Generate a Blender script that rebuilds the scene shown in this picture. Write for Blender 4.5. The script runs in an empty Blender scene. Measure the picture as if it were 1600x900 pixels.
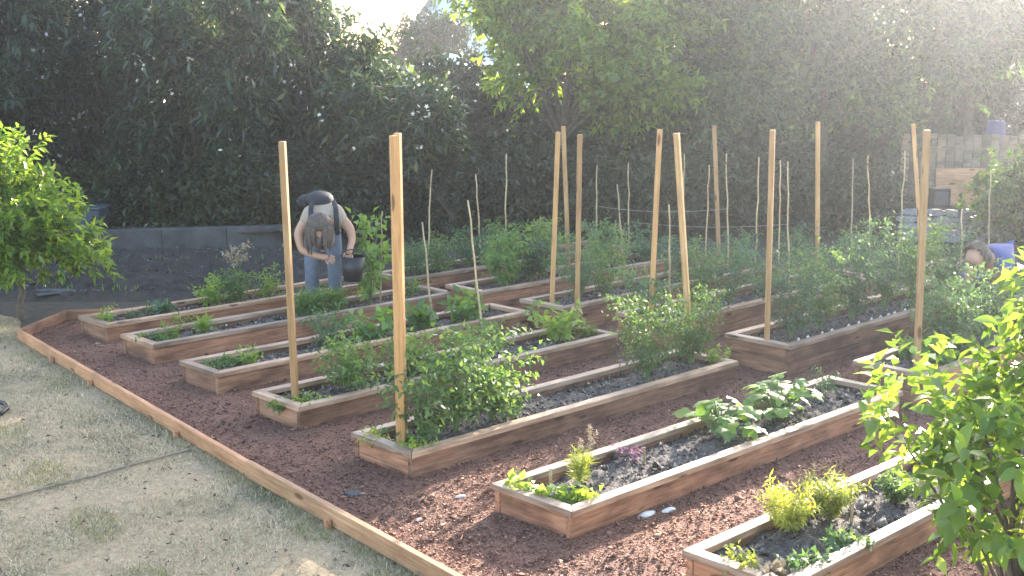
import bpy, bmesh, math, random
import numpy as np
from mathutils import Vector, Matrix

random.seed(7)
R = np.random.default_rng(11)
scene = bpy.context.scene
COL = scene.collection

# ------------------------------------------------------------------ camera
CAM_H, F_PX, HORIZON = 2.51, 1966.0, 85.0
PITCH = math.atan((450 - HORIZON) / F_PX)
cam_d = bpy.data.cameras.new('camera')
cam = bpy.data.objects.new('camera', cam_d)
COL.objects.link(cam)
cam.location = (0, 0, CAM_H)
cam.rotation_euler = (math.pi / 2 - PITCH, 0, 0)
cam_d.sensor_width = 36.0
cam_d.lens = F_PX / 1600 * 36.0
cam_d.clip_end = 1000
scene.camera = cam

# ------------------------------------------------------------------ sky, sun, exposure
SUN_AZ, SUN_EL = math.radians(27), math.radians(17)     # azimuth measured from +Y towards +X
world = bpy.data.worlds.new('World')
scene.world = world
world.use_nodes = True
wn = world.node_tree
sky = wn.nodes.new('ShaderNodeTexSky')
sky.sky_type = 'NISHITA'
sky.sun_disc = False
sky.sun_elevation = SUN_EL
sky.sun_rotation = SUN_AZ
sky.air_density = 1.0
sky.dust_density = 1.5
bg = wn.nodes['Background']
bg.inputs['Strength'].default_value = 0.15
wn.links.new(sky.outputs[0], bg.inputs['Color'])
sun_d = bpy.data.lights.new('sun', 'SUN')
sun_d.energy = 4.2
sun_d.angle = math.radians(0.6)
sun_d.color = (1.0, 0.91, 0.80)
sun = bpy.data.objects.new('sun', sun_d)
COL.objects.link(sun)
sdir = Vector((math.sin(SUN_AZ) * math.cos(SUN_EL), math.cos(SUN_AZ) * math.cos(SUN_EL), math.sin(SUN_EL)))
sun.rotation_euler = sdir.to_track_quat('Z', 'Y').to_euler()
sun.location = (10, 20, 12)
vs = scene.view_settings
vs.view_transform = 'Standard'
vs.look = 'None'
vs.exposure = 2.65
vs.gamma = 1.0
vs.use_white_balance = True            # camera white balance for open shade
vs.white_balance_temperature = 6700
vs.white_balance_tint = 10
vs.use_curve_mapping = False
scene.cycles.use_denoising = True
scene.cycles.max_bounces = 8
scene.cycles.transparent_max_bounces = 8
scene.cycles.volume_bounces = 0
scene.cycles.sample_clamp_indirect = 6.0

# ------------------------------------------------------------------ pixel -> place
CP, SP = math.cos(PITCH), math.sin(PITCH)
def ray(px, py):
    u, v = (px - 800) / F_PX, -(py - 450) / F_PX
    return np.array([u, CP + v * SP, -SP + v * CP])
def at_z(px, py, z=0.0):
    d = ray(px, py)
    t = (z - CAM_H) / d[2]
    return np.array([d[0] * t, d[1] * t, z])
def at_y(px, py, Y):
    d = ray(px, py)
    t = Y / d[1]
    return np.array([d[0] * t, Y, CAM_H + d[2] * t])
ANG = math.radians(44.3)                 # the beds run at this angle
UU = np.array([math.cos(ANG), math.sin(ANG)])
VV = np.array([UU[1], -UU[0]])
def uv(u, v, z=0.0):
    p = UU * u + VV * v
    return np.array([p[0], p[1], z])
def on_bed(px, v, z):
    """point of the line v = const (bed direction) at height z that shows at picture column px"""
    lo, hi = -5.0, 30.0
    for _ in range(50):
        m = (lo + hi) / 2
        p = uv(m, v, z)
        dep = p[1] * CP - (z - CAM_H) * SP
        x = 800 + F_PX * p[0] / max(dep, 1e-3)
        if x < px: lo = m
        else: hi = m
    return uv(lo, v, z)

# ------------------------------------------------------------------ materials
MATS = {}
def newmat(name):
    m = bpy.data.materials.new(name)
    m.use_nodes = True
    MATS[name] = m
    return m, m.node_tree, m.node_tree.nodes['Principled BSDF']
def N(nt, kind, **kw):
    n = nt.nodes.new(kind)
    for k, v in kw.items():
        if k.startswith('in_'):
            key = k[3:]
            n.inputs[int(key) if key.isdigit() else key.replace('_', ' ')].default_value = v
        else:
            setattr(n, k, v)
    return n
def ramp(nt, fac, stops):
    r = nt.nodes.new('ShaderNodeValToRGB')
    e = r.color_ramp.elements
    while len(e) < len(stops): e.new(0.5)
    for i, (p, c) in enumerate(stops):
        e[i].position = p
        e[i].color = (*c, 1) if len(c) == 3 else c
    nt.links.new(fac, r.inputs[0])
    return r.outputs[0]
def mixc(nt, fac, a, b, mode='MIX'):
    m = nt.nodes.new('ShaderNodeMix')
    m.data_type = 'RGBA'
    m.blend_type = mode
    for sock, val in ((m.inputs[0], fac), (m.inputs[6], a), (m.inputs[7], b)):
        if hasattr(val, 'links'): nt.links.new(val, sock)
        else: sock.default_value = (*val, 1) if isinstance(val, tuple) and len(val) == 3 else val
    return m.outputs[2]
def bump(nt, bsdf, height, strength=0.4, dist=0.01):
    b = N(nt, 'ShaderNodeBump')
    b.inputs['Strength'].default_value = strength
    b.inputs['Distance'].default_value = dist
    nt.links.new(height, b.inputs['Height'])
    nt.links.new(b.outputs[0], bsdf.inputs['Normal'])
def noise(nt, vec, scale, detail=4, rough=0.55):
    n = N(nt, 'ShaderNodeTexNoise')
    n.inputs['Scale'].default_value = scale
    n.inputs['Detail'].default_value = detail
    n.inputs['Roughness'].default_value = rough
    if vec is not None: nt.links.new(vec, n.inputs['Vector'])
    return n.outputs[0]
def objvec(nt, scale=(1, 1, 1), rnd=True):
    tc = N(nt, 'ShaderNodeTexCoord')
    mp = N(nt, 'ShaderNodeMapping')
    mp.inputs['Scale'].default_value = scale
    nt.links.new(tc.outputs['Object'], mp.inputs[0])
    if rnd:
        oi = N(nt, 'ShaderNodeObjectInfo')
        mu = N(nt, 'ShaderNodeMath', operation='MULTIPLY')
        mu.inputs[1].default_value = 57.0
        nt.links.new(oi.outputs['Random'], mu.inputs[0])
        nt.links.new(mu.outputs[0], mp.inputs['Location'])
    return mp.outputs[0]

def wood(name, c1, c2, c3, rough=0.75, grain=1.0, stain=0.5):
    m, nt, b = newmat(name)
    v = objvec(nt, (1.6, 28, 28))
    g = noise(nt, v, 2.2 * grain, 6, 0.6)
    col = ramp(nt, g, [(0.25, c1), (0.5, c2), (0.78, c3)])
    v2 = objvec(nt, (2.2, 5, 5))
    s = noise(nt, v2, 1.3, 4)
    dark = ramp(nt, s, [(0.36, (0.45, 0.43, 0.42)), (0.58, (1, 1, 1))])
    col = mixc(nt, stain, col, mixc(nt, 1.0, col, dark, 'MULTIPLY'))
    vo = N(nt, 'ShaderNodeTexVoronoi'); vo.inputs['Scale'].default_value = 1.0
    nt.links.new(objvec(nt, (2.6, 9, 9)), vo.inputs['Vector'])
    col = mixc(nt, 1.0, col, ramp(nt, vo.outputs['Distance'], [(0.10, (0.34, 0.28, 0.25)), (0.17, (1, 1, 1))]), 'MULTIPLY')
    oi = N(nt, 'ShaderNodeObjectInfo')
    vary = ramp(nt, oi.outputs['Random'], [(0, (0.66, 0.65, 0.66)), (0.5, (1, 1, 1)), (1, (1.22, 1.10, 1.0))])
    col = mixc(nt, 1.0, col, vary, 'MULTIPLY')
    nt.links.new(col, b.inputs['Base Color'])
    b.inputs['Roughness'].default_value = rough
    bump(nt, b, g, 0.5, 0.004)
    return m
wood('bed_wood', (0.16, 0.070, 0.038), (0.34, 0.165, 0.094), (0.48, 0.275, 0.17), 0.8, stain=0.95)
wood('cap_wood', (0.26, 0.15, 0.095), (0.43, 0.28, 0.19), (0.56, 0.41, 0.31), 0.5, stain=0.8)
wood('edging_wood', (0.30, 0.135, 0.06), (0.46, 0.235, 0.12), (0.58, 0.35, 0.20), 0.75, stain=0.55)
wood('post_wood', (0.36, 0.18, 0.065), (0.54, 0.30, 0.12), (0.66, 0.42, 0.20), 0.7, stain=0.35)
wood('cane_wood', (0.36, 0.26, 0.13), (0.50, 0.38, 0.21), (0.60, 0.48, 0.30), 0.6, stain=0.4)
wood('fence_wood', (0.16, 0.11, 0.075), (0.25, 0.18, 0.13), (0.33, 0.25, 0.19), 0.85, stain=0.7)

def leafmat(name, cols, trans=0.45, rough=0.45, tcol=None, spec=0.5):
    """leaf: per-leaf colour, light passing through"""
    m, nt, b = newmat(name)
    geo = N(nt, 'ShaderNodeNewGeometry')
    n = len(cols)
    col = ramp(nt, geo.outputs['Random Per Island'], [(i / max(n - 1, 1), c) for i, c in enumerate(cols)])
    oi = N(nt, 'ShaderNodeObjectInfo')
    col = mixc(nt, 1.0, col, ramp(nt, oi.outputs['Random'], [(0, (0.72, 0.74, 0.80)), (0.5, (1, 1, 1)), (1, (1.32, 1.18, 0.92))]), 'MULTIPLY')
    nt.links.new(col, b.inputs['Base Color'])
    b.inputs['Roughness'].default_value = rough
    b.inputs['Specular IOR Level'].default_value = spec
    tr = N(nt, 'ShaderNodeBsdfTranslucent')
    tc = mixc(nt, 1.0, col, tcol or (2.2, 2.1, 0.9), 'MULTIPLY')
    nt.links.new(tc, tr.inputs['Color'])
    mx = N(nt, 'ShaderNodeMixShader')
    mx.inputs[0].default_value = trans
    nt.links.new(b.outputs[0], mx.inputs[1])
    nt.links.new(tr.outputs[0], mx.inputs[2])
    nt.links.new(mx.outputs[0], nt.nodes['Material Output'].inputs['Surface'])
    return m
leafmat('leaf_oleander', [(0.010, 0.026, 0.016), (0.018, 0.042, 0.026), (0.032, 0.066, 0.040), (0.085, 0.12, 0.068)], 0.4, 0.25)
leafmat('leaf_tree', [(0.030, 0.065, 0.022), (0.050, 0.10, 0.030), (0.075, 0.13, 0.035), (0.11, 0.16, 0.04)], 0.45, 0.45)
leafmat('leaf_grey_tree', [(0.020, 0.060, 0.032), (0.038, 0.092, 0.046), (0.07, 0.13, 0.058), (.13, .19, .07)], 0.45, 0.35)
leafmat('leaf_lime', [(0.055, 0.11, 0.022), (0.10, 0.18, 0.032), (0.17, 0.25, 0.045), (0.24, 0.31, 0.06)], 0.5, 0.45)  # own yellow green, raised in colour to make the crown look sunlit
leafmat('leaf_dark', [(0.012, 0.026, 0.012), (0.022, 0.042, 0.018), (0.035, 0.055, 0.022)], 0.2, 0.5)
leafmat('leaf_citrus', [(0.06, 0.12, 0.03), (0.10, 0.18, 0.04), (0.15, 0.24, 0.05), (0.23, 0.30, 0.06)], 0.5, 0.3, (2.2, 2.1, 1.0))
leafmat('leaf_tomato', [(0.060, 0.12, 0.045), (0.085, 0.16, 0.055), (0.12, 0.20, 0.07), (0.17, 0.24, 0.08)], 0.4, 0.55)
leafmat('leaf_bluegreen', [(0.055, 0.11, 0.065), (0.080, 0.15, 0.085), (0.11, 0.19, 0.105)], 0.35, 0.55)
leafmat('leaf_young', [(0.12, 0.20, 0.05), (0.18, 0.27, 0.065), (0.26, 0.34, 0.08)], 0.45, 0.5)
leafmat('leaf_squash', [(0.085, 0.17, 0.05), (0.12, 0.22, 0.06), (0.17, 0.27, 0.08)], 0.4, 0.6)
leafmat('leaf_yellow', [(0.22, 0.28, 0.06), (0.32, 0.36, 0.08), (0.40, 0.40, 0.12)], 0.4, 0.6)
leafmat('petal_white', [(0.75, 0.74, 0.70), (0.85, 0.82, 0.80)], 0.35, 0.6, (1, 1, 1))
leafmat('petal_purple', [(0.26, 0.12, 0.17), (0.36, 0.2, 0.27)], 0.35, 0.6, (1, 1, 1))
leafmat('leaf_tuft', [(0.10, 0.13, 0.05), (0.17, 0.20, 0.075), (0.34, 0.31, 0.16)], 0.3, 0.7)
leafmat('litter', [(0.07, 0.045, 0.03), (0.15, 0.10, 0.065), (0.30, 0.22, 0.14)], 0.1, 0.8, (1, 1, 1))
leafmat('dry_stalk', [(0.32, 0.24, 0.15), (0.46, 0.37, 0.26)], 0.2, 0.8, (1, 1, 1))

def plain(name, c, rough=0.8, var=0.25, scale=12, bstr=0.3, metal=0.0):
    m, nt, b = newmat(name)
    v = objvec(nt)
    n = noise(nt, v, scale, 5, 0.6)
    lo = tuple(x * (1 - var) for x in c); hi = tuple(min(1, x * (1 + var)) for x in c)
    nt.links.new(ramp(nt, n, [(0.3, lo), (0.7, hi)]), b.inputs['Base Color'])
    b.inputs['Roughness'].default_value = rough
    b.inputs['Metallic'].default_value = metal
    bump(nt, b, n, bstr, 0.01)
    return m
plain('bark', (0.10, 0.075, 0.055), 0.9, 0.4, 14, 0.8)
plain('stem_green', (0.12, 0.18, 0.06), 0.7)
plain('concrete', (0.065, 0.063, 0.06), 0.9, 0.5, 4, 0.4)
plain('stone', (0.26, 0.255, 0.26), 0.85, 0.35, 5, 0.6)
plain('blue_panel', (0.05, 0.062, 0.08), 0.6, 0.1, 3, 0.05)
plain('black_plastic', (0.014, 0.014, 0.016), 0.5, 0.2, 8, 0.1)
plain('pale_blue_paint', (0.55, 0.64, 0.76), 0.6, 0.06, 4, 0.05)
plain('white_paint', (0.82, 0.82, 0.82), 0.6, 0.05, 4, 0.05)
plain('roof_grey', (0.17, 0.17, 0.17), 0.9, 0.2, 6, 0.3)
plain('skin', (0.46, 0.25, 0.165), 0.55, 0.08, 14, 0.05)
plain('shirt', (0.36, 0.275, 0.20), 0.9, 0.1, 10, 0.3)
plain('denim', (0.12, 0.145, 0.20), 0.9, 0.25, 14, 0.3)
plain('hair', (0.085, 0.060, 0.045), 0.7, 0.5, 40, 0.8)
plain('blue_shirt', (0.07, 0.085, 0.22), 0.85, 0.15, 10, 0.3)
plain('pack_cloth', (0.016, 0.017, 0.024), 0.85, 0.3, 12, 0.4)
plain('shoe', (0.05, 0.04, 0.035), 0.7)
plain('paper', (0.62, 0.58, 0.53), 0.8, 0.15, 8, 0.2)
plain('shade_line_tan', (0.22, 0.18, 0.13), 0.8)
plain('twine', (0.30, 0.28, 0.24), 0.9)
plain('weed_cloth', (0.060, 0.062, 0.075), 0.7, 0.3, 8, 0.3)

m, nt, b = newmat('soil')
v = objvec(nt)
n1 = noise(nt, v, 38, 6, 0.7); n2 = noise(nt, v, 3.0, 3)
c = ramp(nt, n1, [(0.30, (0.036, 0.030, 0.026)), (0.50, (0.10, 0.084, 0.074)), (0.62, (0.19, 0.165, 0.145)), (0.74, (0.42, 0.38, 0.34))])
c = mixc(nt, 1.0, c, ramp(nt, n2, [(0.3, (0.7, 0.7, 0.72)), (0.7, (1.15, 1.1, 1.05))]), 'MULTIPLY')
nt.links.new(c, b.inputs['Base Color']); b.inputs['Roughness'].default_value = 0.95
bump(nt, b, n1, 0.9, 0.02)

m, nt, b = newmat('dark_soil')
v = objvec(nt)
n1 = noise(nt, v, 14, 7, 0.7)
nt.links.new(ramp(nt, n1, [(0.3, (0.020, 0.016, 0.014)), (0.6, (0.050, 0.042, 0.036)), (0.85, (0.10, 0.085, 0.07))]), b.inputs['Base Color'])
b.inputs['Roughness'].default_value = 0.95
bump(nt, b, n1, 0.8, 0.05)

m, nt, b = newmat('forest_floor')
v = objvec(nt)
n1 = noise(nt, v, 9, 7, 0.7)
nt.links.new(ramp(nt, n1, [(0.3, (0.030, 0.022, 0.016)), (0.6, (0.065, 0.050, 0.036)), (0.85, (0.12, 0.095, 0.065))]), b.inputs['Base Color'])
b.inputs['Roughness'].default_value = 0.95
bump(nt, b, n1, 0.8, 0.05)

m, nt, b = newmat('mulch')
v = objvec(nt)
n1 = noise(nt, v, 55, 5, 0.7); n2 = noise(nt, v, 1.4, 4)
c = ramp(nt, n1, [(0.3, (0.10, 0.043, 0.027)), (0.5, (0.235, 0.108, 0.068)), (0.72, (0.37, 0.195, 0.13))])
c = mixc(nt, 1.0, c, ramp(nt, n2, [(0.32, (0.62, 0.62, 0.66)), (0.6, (1, 1, 1))]), 'MULTIPLY')
nt.links.new(c, b.inputs['Base Color']); b.inputs['Roughness'].default_value = 0.95
bump(nt, b, n1, 1.0, 0.02)
m, nt, b = newmat('mulch_chip')
geo = N(nt, 'ShaderNodeNewGeometry')
c = ramp(nt, geo.outputs['Random Per Island'], [(0, (0.12, 0.052, 0.031)), (0.45, (0.255, 0.118, 0.073)), (0.8, (0.37, 0.195, 0.13)), (1, (0.44, 0.27, 0.19))])
v = objvec(nt)
n2 = noise(nt, v, 1.4, 4)
c = mixc(nt, 1.0, c, ramp(nt, n2, [(0.32, (0.66, 0.66, 0.70)), (0.6, (1, 1, 1))]), 'MULTIPLY')
nt.links.new(c, b.inputs['Base Color']); b.inputs['Roughness'].default_value = 0.85

m, nt, b = newmat('clod')
geo = N(nt, 'ShaderNodeNewGeometry')
nt.links.new(ramp(nt, geo.outputs['Random Per Island'], [(0, (0.045, 0.036, 0.03)), (0.6, (0.13, 0.11, 0.095)), (0.88, (0.24, 0.21, 0.18)), (1, (0.48, 0.44, 0.38))]), b.inputs['Base Color'])
b.inputs['Roughness'].default_value = 0.95

m, nt, b = newmat('lawn_ground')
v = objvec(nt)
n1 = noise(nt, v, 22, 8, 0.75); n2 = noise(nt, v, 1.6, 6, .65)
c = ramp(nt, n1, [(0.3, (0.25, 0.18, 0.11)), (0.55, (0.38, 0.29, 0.185)), (0.75, (0.50, 0.40, 0.27))])
c = mixc(nt, 1.0, c, ramp(nt, n2, [(0.38, (0.42, 0.46, 0.38)), (0.54, (1.02, .97, 0.93))]), 'MULTIPLY')
nt.links.new(c, b.inputs['Base Color']); b.inputs['Roughness'].default_value = 0.95
bump(nt, b, n1, 0.7, 0.02)
m, nt, b = newmat('grass_blade')
geo = N(nt, 'ShaderNodeNewGeometry')
v = objvec(nt)
n2 = noise(nt, v, 0.8, 4)
straw = ramp(nt, geo.outputs['Random Per Island'], [(0, (0.18, 0.13, 0.075)), (0.5, (0.44, 0.345, 0.20)), (1, (0.68, 0.56, 0.36))])
green = ramp(nt, geo.outputs['Random Per Island'], [(0, (0.07, 0.11, 0.045)), (0.55, (0.15, 0.19, 0.075)), (1, (0.33, 0.31, 0.16))])
n2 = noise(nt, v, 1.1, 6, .7)
f = ramp(nt, n2, [(0.53, (0, 0, 0)), (0.68, (.9, .9, .9))])
nt.links.new(mixc(nt, f, straw, green), b.inputs['Base Color'])
b.inputs['Roughness'].default_value = 0.8

# ------------------------------------------------------------------ builders
class MB:
    """collects shapes that become ONE mesh"""
    def __init__(s): s.v, s.f = [], []
    def add(s, vs, fs):
        k = len(s.v)
        s.v.extend([tuple(map(float, x)) for x in vs]); s.f.extend([tuple(i + k for i in f) for f in fs])
    def box(s, lo, hi):
        x0, y0, z0 = lo; x1, y1, z1 = hi
        s.add([(x0, y0, z0), (x1, y0, z0), (x1, y1, z0), (x0, y1, z0), (x0, y0, z1), (x1, y0, z1), (x1, y1, z1), (x0, y1, z1)],
              [(3, 2, 1, 0), (4, 5, 6, 7), (0, 1, 5, 4), (1, 2, 6, 5), (2, 3, 7, 6), (3, 0, 4, 7)])
    def tube(s, pts, rad, seg=6, cap=True):
        pts = [np.array(p, float) for p in pts]
        k = len(s.v); n = len(pts)
        for i, p in enumerate(pts):
            d = pts[min(i + 1, n - 1)] - pts[max(i - 1, 0)]
            d /= max(np.linalg.norm(d), 1e-9)
            a = np.cross(d, (0, 0, 1) if abs(d[2]) < 0.9 else (1, 0, 0)); a /= np.linalg.norm(a)
            c = np.cross(d, a)
            r = rad[i] if hasattr(rad, '__len__') else rad
            for j in range(seg):
                t = 2 * math.pi * j / seg
                s.v.append(tuple(p + r * (math.cos(t) * a + math.sin(t) * c)))
        for i in range(n - 1):
            for j in range(seg):
                q = (j + 1) % seg
                s.f.append((k + i * seg + j, k + i * seg + q, k + (i + 1) * seg + q, k + (i + 1) * seg + j))
        if cap:
            s.f.append(tuple(k + j for j in reversed(range(seg))))
            s.f.append(tuple(k + (n - 1) * seg + j for j in range(seg)))
    def mesh(s, name, mat, smooth=False, bevel=0.0):
        me = bpy.data.meshes.new(name)
        me.from_pydata(s.v, [], s.f)
        if bevel > 0:
            bm = bmesh.new(); bm.from_mesh(me)
            bmesh.ops.bevel(bm, geom=bm.edges[:], offset=bevel, segments=1, affect='EDGES', profile=0.5)
            bm.to_mesh(me); bm.free()
        if smooth: me.polygons.foreach_set('use_smooth', [True] * len(me.polygons))
        if mat: me.materials.append(MATS[mat])
        me.update()
        return me
def npmesh(name, V, Fc, mat, smooth=False):
    """V (n,3), Fc (m,k) with all faces k-sided"""
    me = bpy.data.meshes.new(name)
    V = np.ascontiguousarray(V, np.float32); Fc = np.ascontiguousarray(Fc, np.int32)
    m, k = Fc.shape
    me.vertices.add(len(V)); me.vertices.foreach_set('co', V.ravel())
    me.loops.add(m * k); me.loops.foreach_set('vertex_index', Fc.ravel())
    me.polygons.add(m)
    me.polygons.foreach_set('loop_start', np.arange(0, m * k, k, dtype=np.int32))
    me.polygons.foreach_set('loop_total', np.full(m, k, np.int32))
    if smooth: me.polygons.foreach_set('use_smooth', np.ones(m, bool))
    me.update(calc_edges=True)
    if mat: me.materials.append(MATS[mat])
    return me
def obj(name, me, parent=None, loc=None, rotz=None):
    o = bpy.data.objects.new(name, me)
    COL.objects.link(o)
    if parent is not None: o.parent = parent
    if loc is not None: o.location = tuple(float(x) for x in loc)
    if rotz is not None: o.rotation_euler = (0, 0, rotz)
    return o
def tag(o, label, cat, group=None, kind=None):
    if label: o['label'] = label
    if cat: o['category'] = cat
    if group: o['group'] = group
    if kind: o['kind'] = kind
    return o
def thing(name, label, cat, loc=(0, 0, 0), rotz=0.0, group=None, scale=None):
    o = obj(name, None, None, loc, rotz)
    o.empty_display_size = 0.2
    if scale is not None: o.scale = scale if hasattr(scale, '__len__') else (scale,) * 3
    return tag(o, label, cat, group)
def copy_parts(src, dst):
    for ch in list(src.children):
        c = ch.copy(); COL.objects.link(c); c.parent = dst
        for g in list(ch.children):
            d = g.copy(); COL.objects.link(d); d.parent = c

def unit(a): return a / np.maximum(np.linalg.norm(a, axis=-1, keepdims=True), 1e-9)
def rdirs(n): return unit(R.normal(size=(n, 3)))
def leaf_quads(o, d, nrm, L, W, fold=0.25, droop=0.15):
    """4-point folded leaves; o, d, nrm (n,3); L, W (n,)"""
    s = unit(np.cross(d, nrm)); nn = np.cross(s, d)
    L = L[:, None]; W = W[:, None]
    V = np.stack([o, o + d * L * 0.42 + s * W * 0.5 + nn * W * fold, o + d * L - nn * L * droop, o + d * L * 0.42 - s * W * 0.5 + nn * W * fold], 1)
    n = len(o)
    return V.reshape(-1, 3), (np.arange(n)[:, None] * 4 + np.array([[0, 1, 2, 3]]))
def twig_leaves(c, d, TL, K, L, W, spread=0.9, droop=0.25, jit=0.3):
    """K leaves along each twig (c, d) of length TL; returns leaf origins, directions, normals, lengths, widths"""
    n = len(c)
    s = (np.arange(K) + R.random((n, K))) / K
    a = R.random((n, 1)) * 6.28 + np.arange(K)[None, :] * 2.4
    p1 = unit(np.cross(d, rdirs(n))); p2 = np.cross(d, p1)
    perp = np.cos(a)[..., None] * p1[:, None] + np.sin(a)[..., None] * p2[:, None]
    TLa = TL if np.ndim(TL) else np.full(n, TL)
    o = c[:, None] + d[:, None] * (s * TLa[:, None])[..., None]
    ld = unit(d[:, None] * 0.7 + perp * spread + R.normal(size=(n, K, 3)) * jit * 0.5 + np.array([0, 0, -droop]))
    o = o.reshape(-1, 3); ld = ld.reshape(-1, 3)
    nr = unit(R.normal(size=ld.shape) * 0.45 + np.array([0, 0, 1.0]))
    m = len(o)
    Ls = L * R.uniform(0.65, 1.2, m); Ws = W * R.uniform(0.7, 1.2, m)
    return o, ld, nr, Ls, Ws

def in_lobes(lobes, n, shell=0.45):
    w = np.array([l[3] * l[4] * l[5] for l in lobes]) ** 0.75
    k = R.choice(len(lobes), n, p=w / w.sum())
    A = np.array(lobes)[k]
    d = rdirs(n); r = R.random(n) ** shell
    return A[:, :3] + d * A[:, 3:6] * r[:, None], d
def crown_mesh(name, lobes, clumps, twigs, K, TL, L, W, mat, sig=0.22, droop=0.25, upturn=0.2):
    cc, cd = in_lobes(lobes, clumps)
    k = R.integers(0, clumps, twigs)
    c = cc[k] + R.normal(size=(twigs, 3)) * sig
    d = unit(cd[k] * 0.7 + R.normal(size=(twigs, 3)) * 0.6 + np.array([0, 0, upturn]))
    o, ld, nr, Ls, Ws = twig_leaves(c, d, TL * R.uniform(0.6, 1.2, twigs), K, L, W, droop=droop)
    V, Fq = leaf_quads(o, ld, nr, Ls, Ws)
    return npmesh(name, V, Fq, mat), cc, c + d * TL
def trunk_mesh(name, base_r, fork, cc, limbs, lean=(0, 0), stems=1, mat='bark'):
    mb = MB()
    for st in range(stems):
        ox, oy = (0, 0) if stems == 1 else (random.uniform(-.35, .35), random.uniform(-.35, .35))
        top = np.array([ox * 1.6 + lean[0], oy * 1.6 + lean[1], fork * random.uniform(0.85, 1.15)])
        pts = [np.array([ox, oy, -0.1]) * (1 - t) + top * t + np.array([random.uniform(-.05, .05), random.uniform(-.05, .05), 0]) * (0 < t < 1) for t in (0, .12, .35, .6, .8, 1)]
        mb.tube(pts, [base_r * q for q in (1.35, 1.05, .92, .82, .74, .66)], 9)
        idx = R.choice(len(cc), min(limbs, len(cc)), replace=False)
        for i in idx:
            e = cc[i]
            mid = top * 0.5 + e * 0.5 + R.normal(size=3) * 0.12 + np.array([0, 0, .12])
            q = top * .8 + mid * .2
            mb.tube([top - (0, 0, .05), q, mid, mid * .4 + e * .6 + R.normal(size=3) * .05, e], [base_r * k for k in (.5, .4, .27, .16, .06)], 6)
    return mb.mesh(name, mat, smooth=True)

# ------------------------------------------------------------------ setting: ground, lawn, mulch
def sheet(name, pts, z, mat):
    mb = MB(); mb.add([(p[0], p[1], z) for p in pts], [tuple(range(len(pts)))])
    o = obj(name, mb.mesh(name, mat)); o['kind'] = 'structure'
    return o
sheet('ground', [(-70, -25), (70, -25), (70, 110), (-70, 110)], -0.008, 'forest_floor')
EB = 0.09
ea, eb_, ec, ed = at_z(30, 515, EB), at_z(390, 722, EB), at_z(725, 905, EB), at_z(102, 485, EB)
ee = at_z(190, 482, EB)
ecx = ec + (ec - eb_) * 1.2
lawn_poly = [ea[:2], eb_[:2], ec[:2], ecx[:2], (ecx[0], -3), (-16, -3), (-16, 12.6), (-5.6, 12.5), (-4.75, 11.9)]
sheet('lawn', lawn_poly, -0.004, 'lawn_ground')
sheet('mulch_path', [ea[:2], eb_[:2], ec[:2], ecx[:2], (6, 1.5), (9, 4.5), uv(12.8, -3.4)[:2], uv(12.8, -10.9)[:2], uv(5.6, -11.1)[:2], ee[:2], ed[:2]], 0.0, 'mulch')

# dark planting plot on the left behind the beds, ground heaped in rows
def heap(name, x0, x1, y0, y1, nx, ny, fn, mat):
    X, Y = np.meshgrid(np.linspace(x0, x1, nx), np.linspace(y0, y1, ny))
    V = np.stack([X, Y, fn(X, Y)], -1).reshape(-1, 3)
    i = np.arange(nx - 1)[None, :] + np.arange(ny - 1)[:, None] * nx
    Fq = np.stack([i, i + 1, i + nx + 1, i + nx], -1).reshape(-1, 4)
    return npmesh(name, V, Fq, mat, True)
def plotz(X, Y):
    e = np.clip(np.minimum(np.minimum(X + 9.5, -1.3 - X), np.minimum(Y - 12.75, 15.9 - Y)) / 0.3, 0, 1)
    return -0.02 + e * (0.07 + 0.06 * np.sin(Y * 6.5 + 0.4 * np.sin(X * 1.3)) + R.normal(size=X.shape) * 0.024)
o = obj('planting_plot', heap('planting_plot', -9.5, -1.3, 12.75, 15.9, 160, 70, plotz, 'dark_soil')); o['kind'] = 'structure'
def bankz(X, Y):
    e = np.clip((Y - 18.0) / 1.4, 0, 1) * np.clip((X - 2.0) / 1.5, 0, 1)
    return -0.03 + 0.28 * e * e * (3 - 2 * e) + R.normal(size=X.shape) * 0.015 * np.clip((Y - 17.5), 0, 1)
o = obj('earth_bank', heap('earth_bank', 0, 14, 17.2, 26, 120, 60, bankz, 'forest_floor')); o['kind'] = 'structure'
def terracez(X, Y):
    e = np.clip((-2.2 - X) / 0.8, 0, 1)
    return -0.02 + 0.26 * e + R.normal(size=X.shape) * 0.015
o = obj('terrace', heap('terrace', -13, -1.6, 16.22, 24, 120, 60, terracez, 'forest_floor')); o['kind'] = 'structure'

# mulch chips and grass blades (uncountable)
def scatter(poly, n, maxd=14.0, near=True):
    P = np.array(poly); lo, hi = P.min(0), P.max(0)
    out = []
    while sum(map(len, out)) < n:
        q = R.uniform(lo, hi, (n * 3, 2))
        d = np.hypot(q[:, 0], q[:, 1])
        # keep what lies in the camera's view with a margin, thinner with distance
        keep = (np.abs(q[:, 0]) < 0.52 * q[:, 1] + 0.9) & (q[:, 1] > 4.3) & (R.random(len(q)) < np.clip((6.5 / d) ** (1.6 if near else 1.0), 0, 1)) & (d < maxd)
        x, y = q[:, 0], q[:, 1]
        ins = np.zeros(len(q), bool)
        for i in range(len(P)):
            x1, y1 = P[i]; x2, y2 = P[(i + 1) % len(P)]
            c = ((y1 > y) != (y2 > y)) & (x < (x2 - x1) * (y - y1) / (y2 - y1 + 1e-12) + x1)
            ins ^= c
        out.append(q[keep & ins])
    return np.concatenate(out)[:n]
mp = [ea[:2], eb_[:2], ec[:2], ecx[:2], (6, 1.5), (9, 4.5), uv(12.8, -3.4)[:2], uv(12.8, -10.9)[:2], uv(5.6, -11.1)[:2], ee[:2], ed[:2]]
q = scatter(mp, 140000)
n = len(q)
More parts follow.
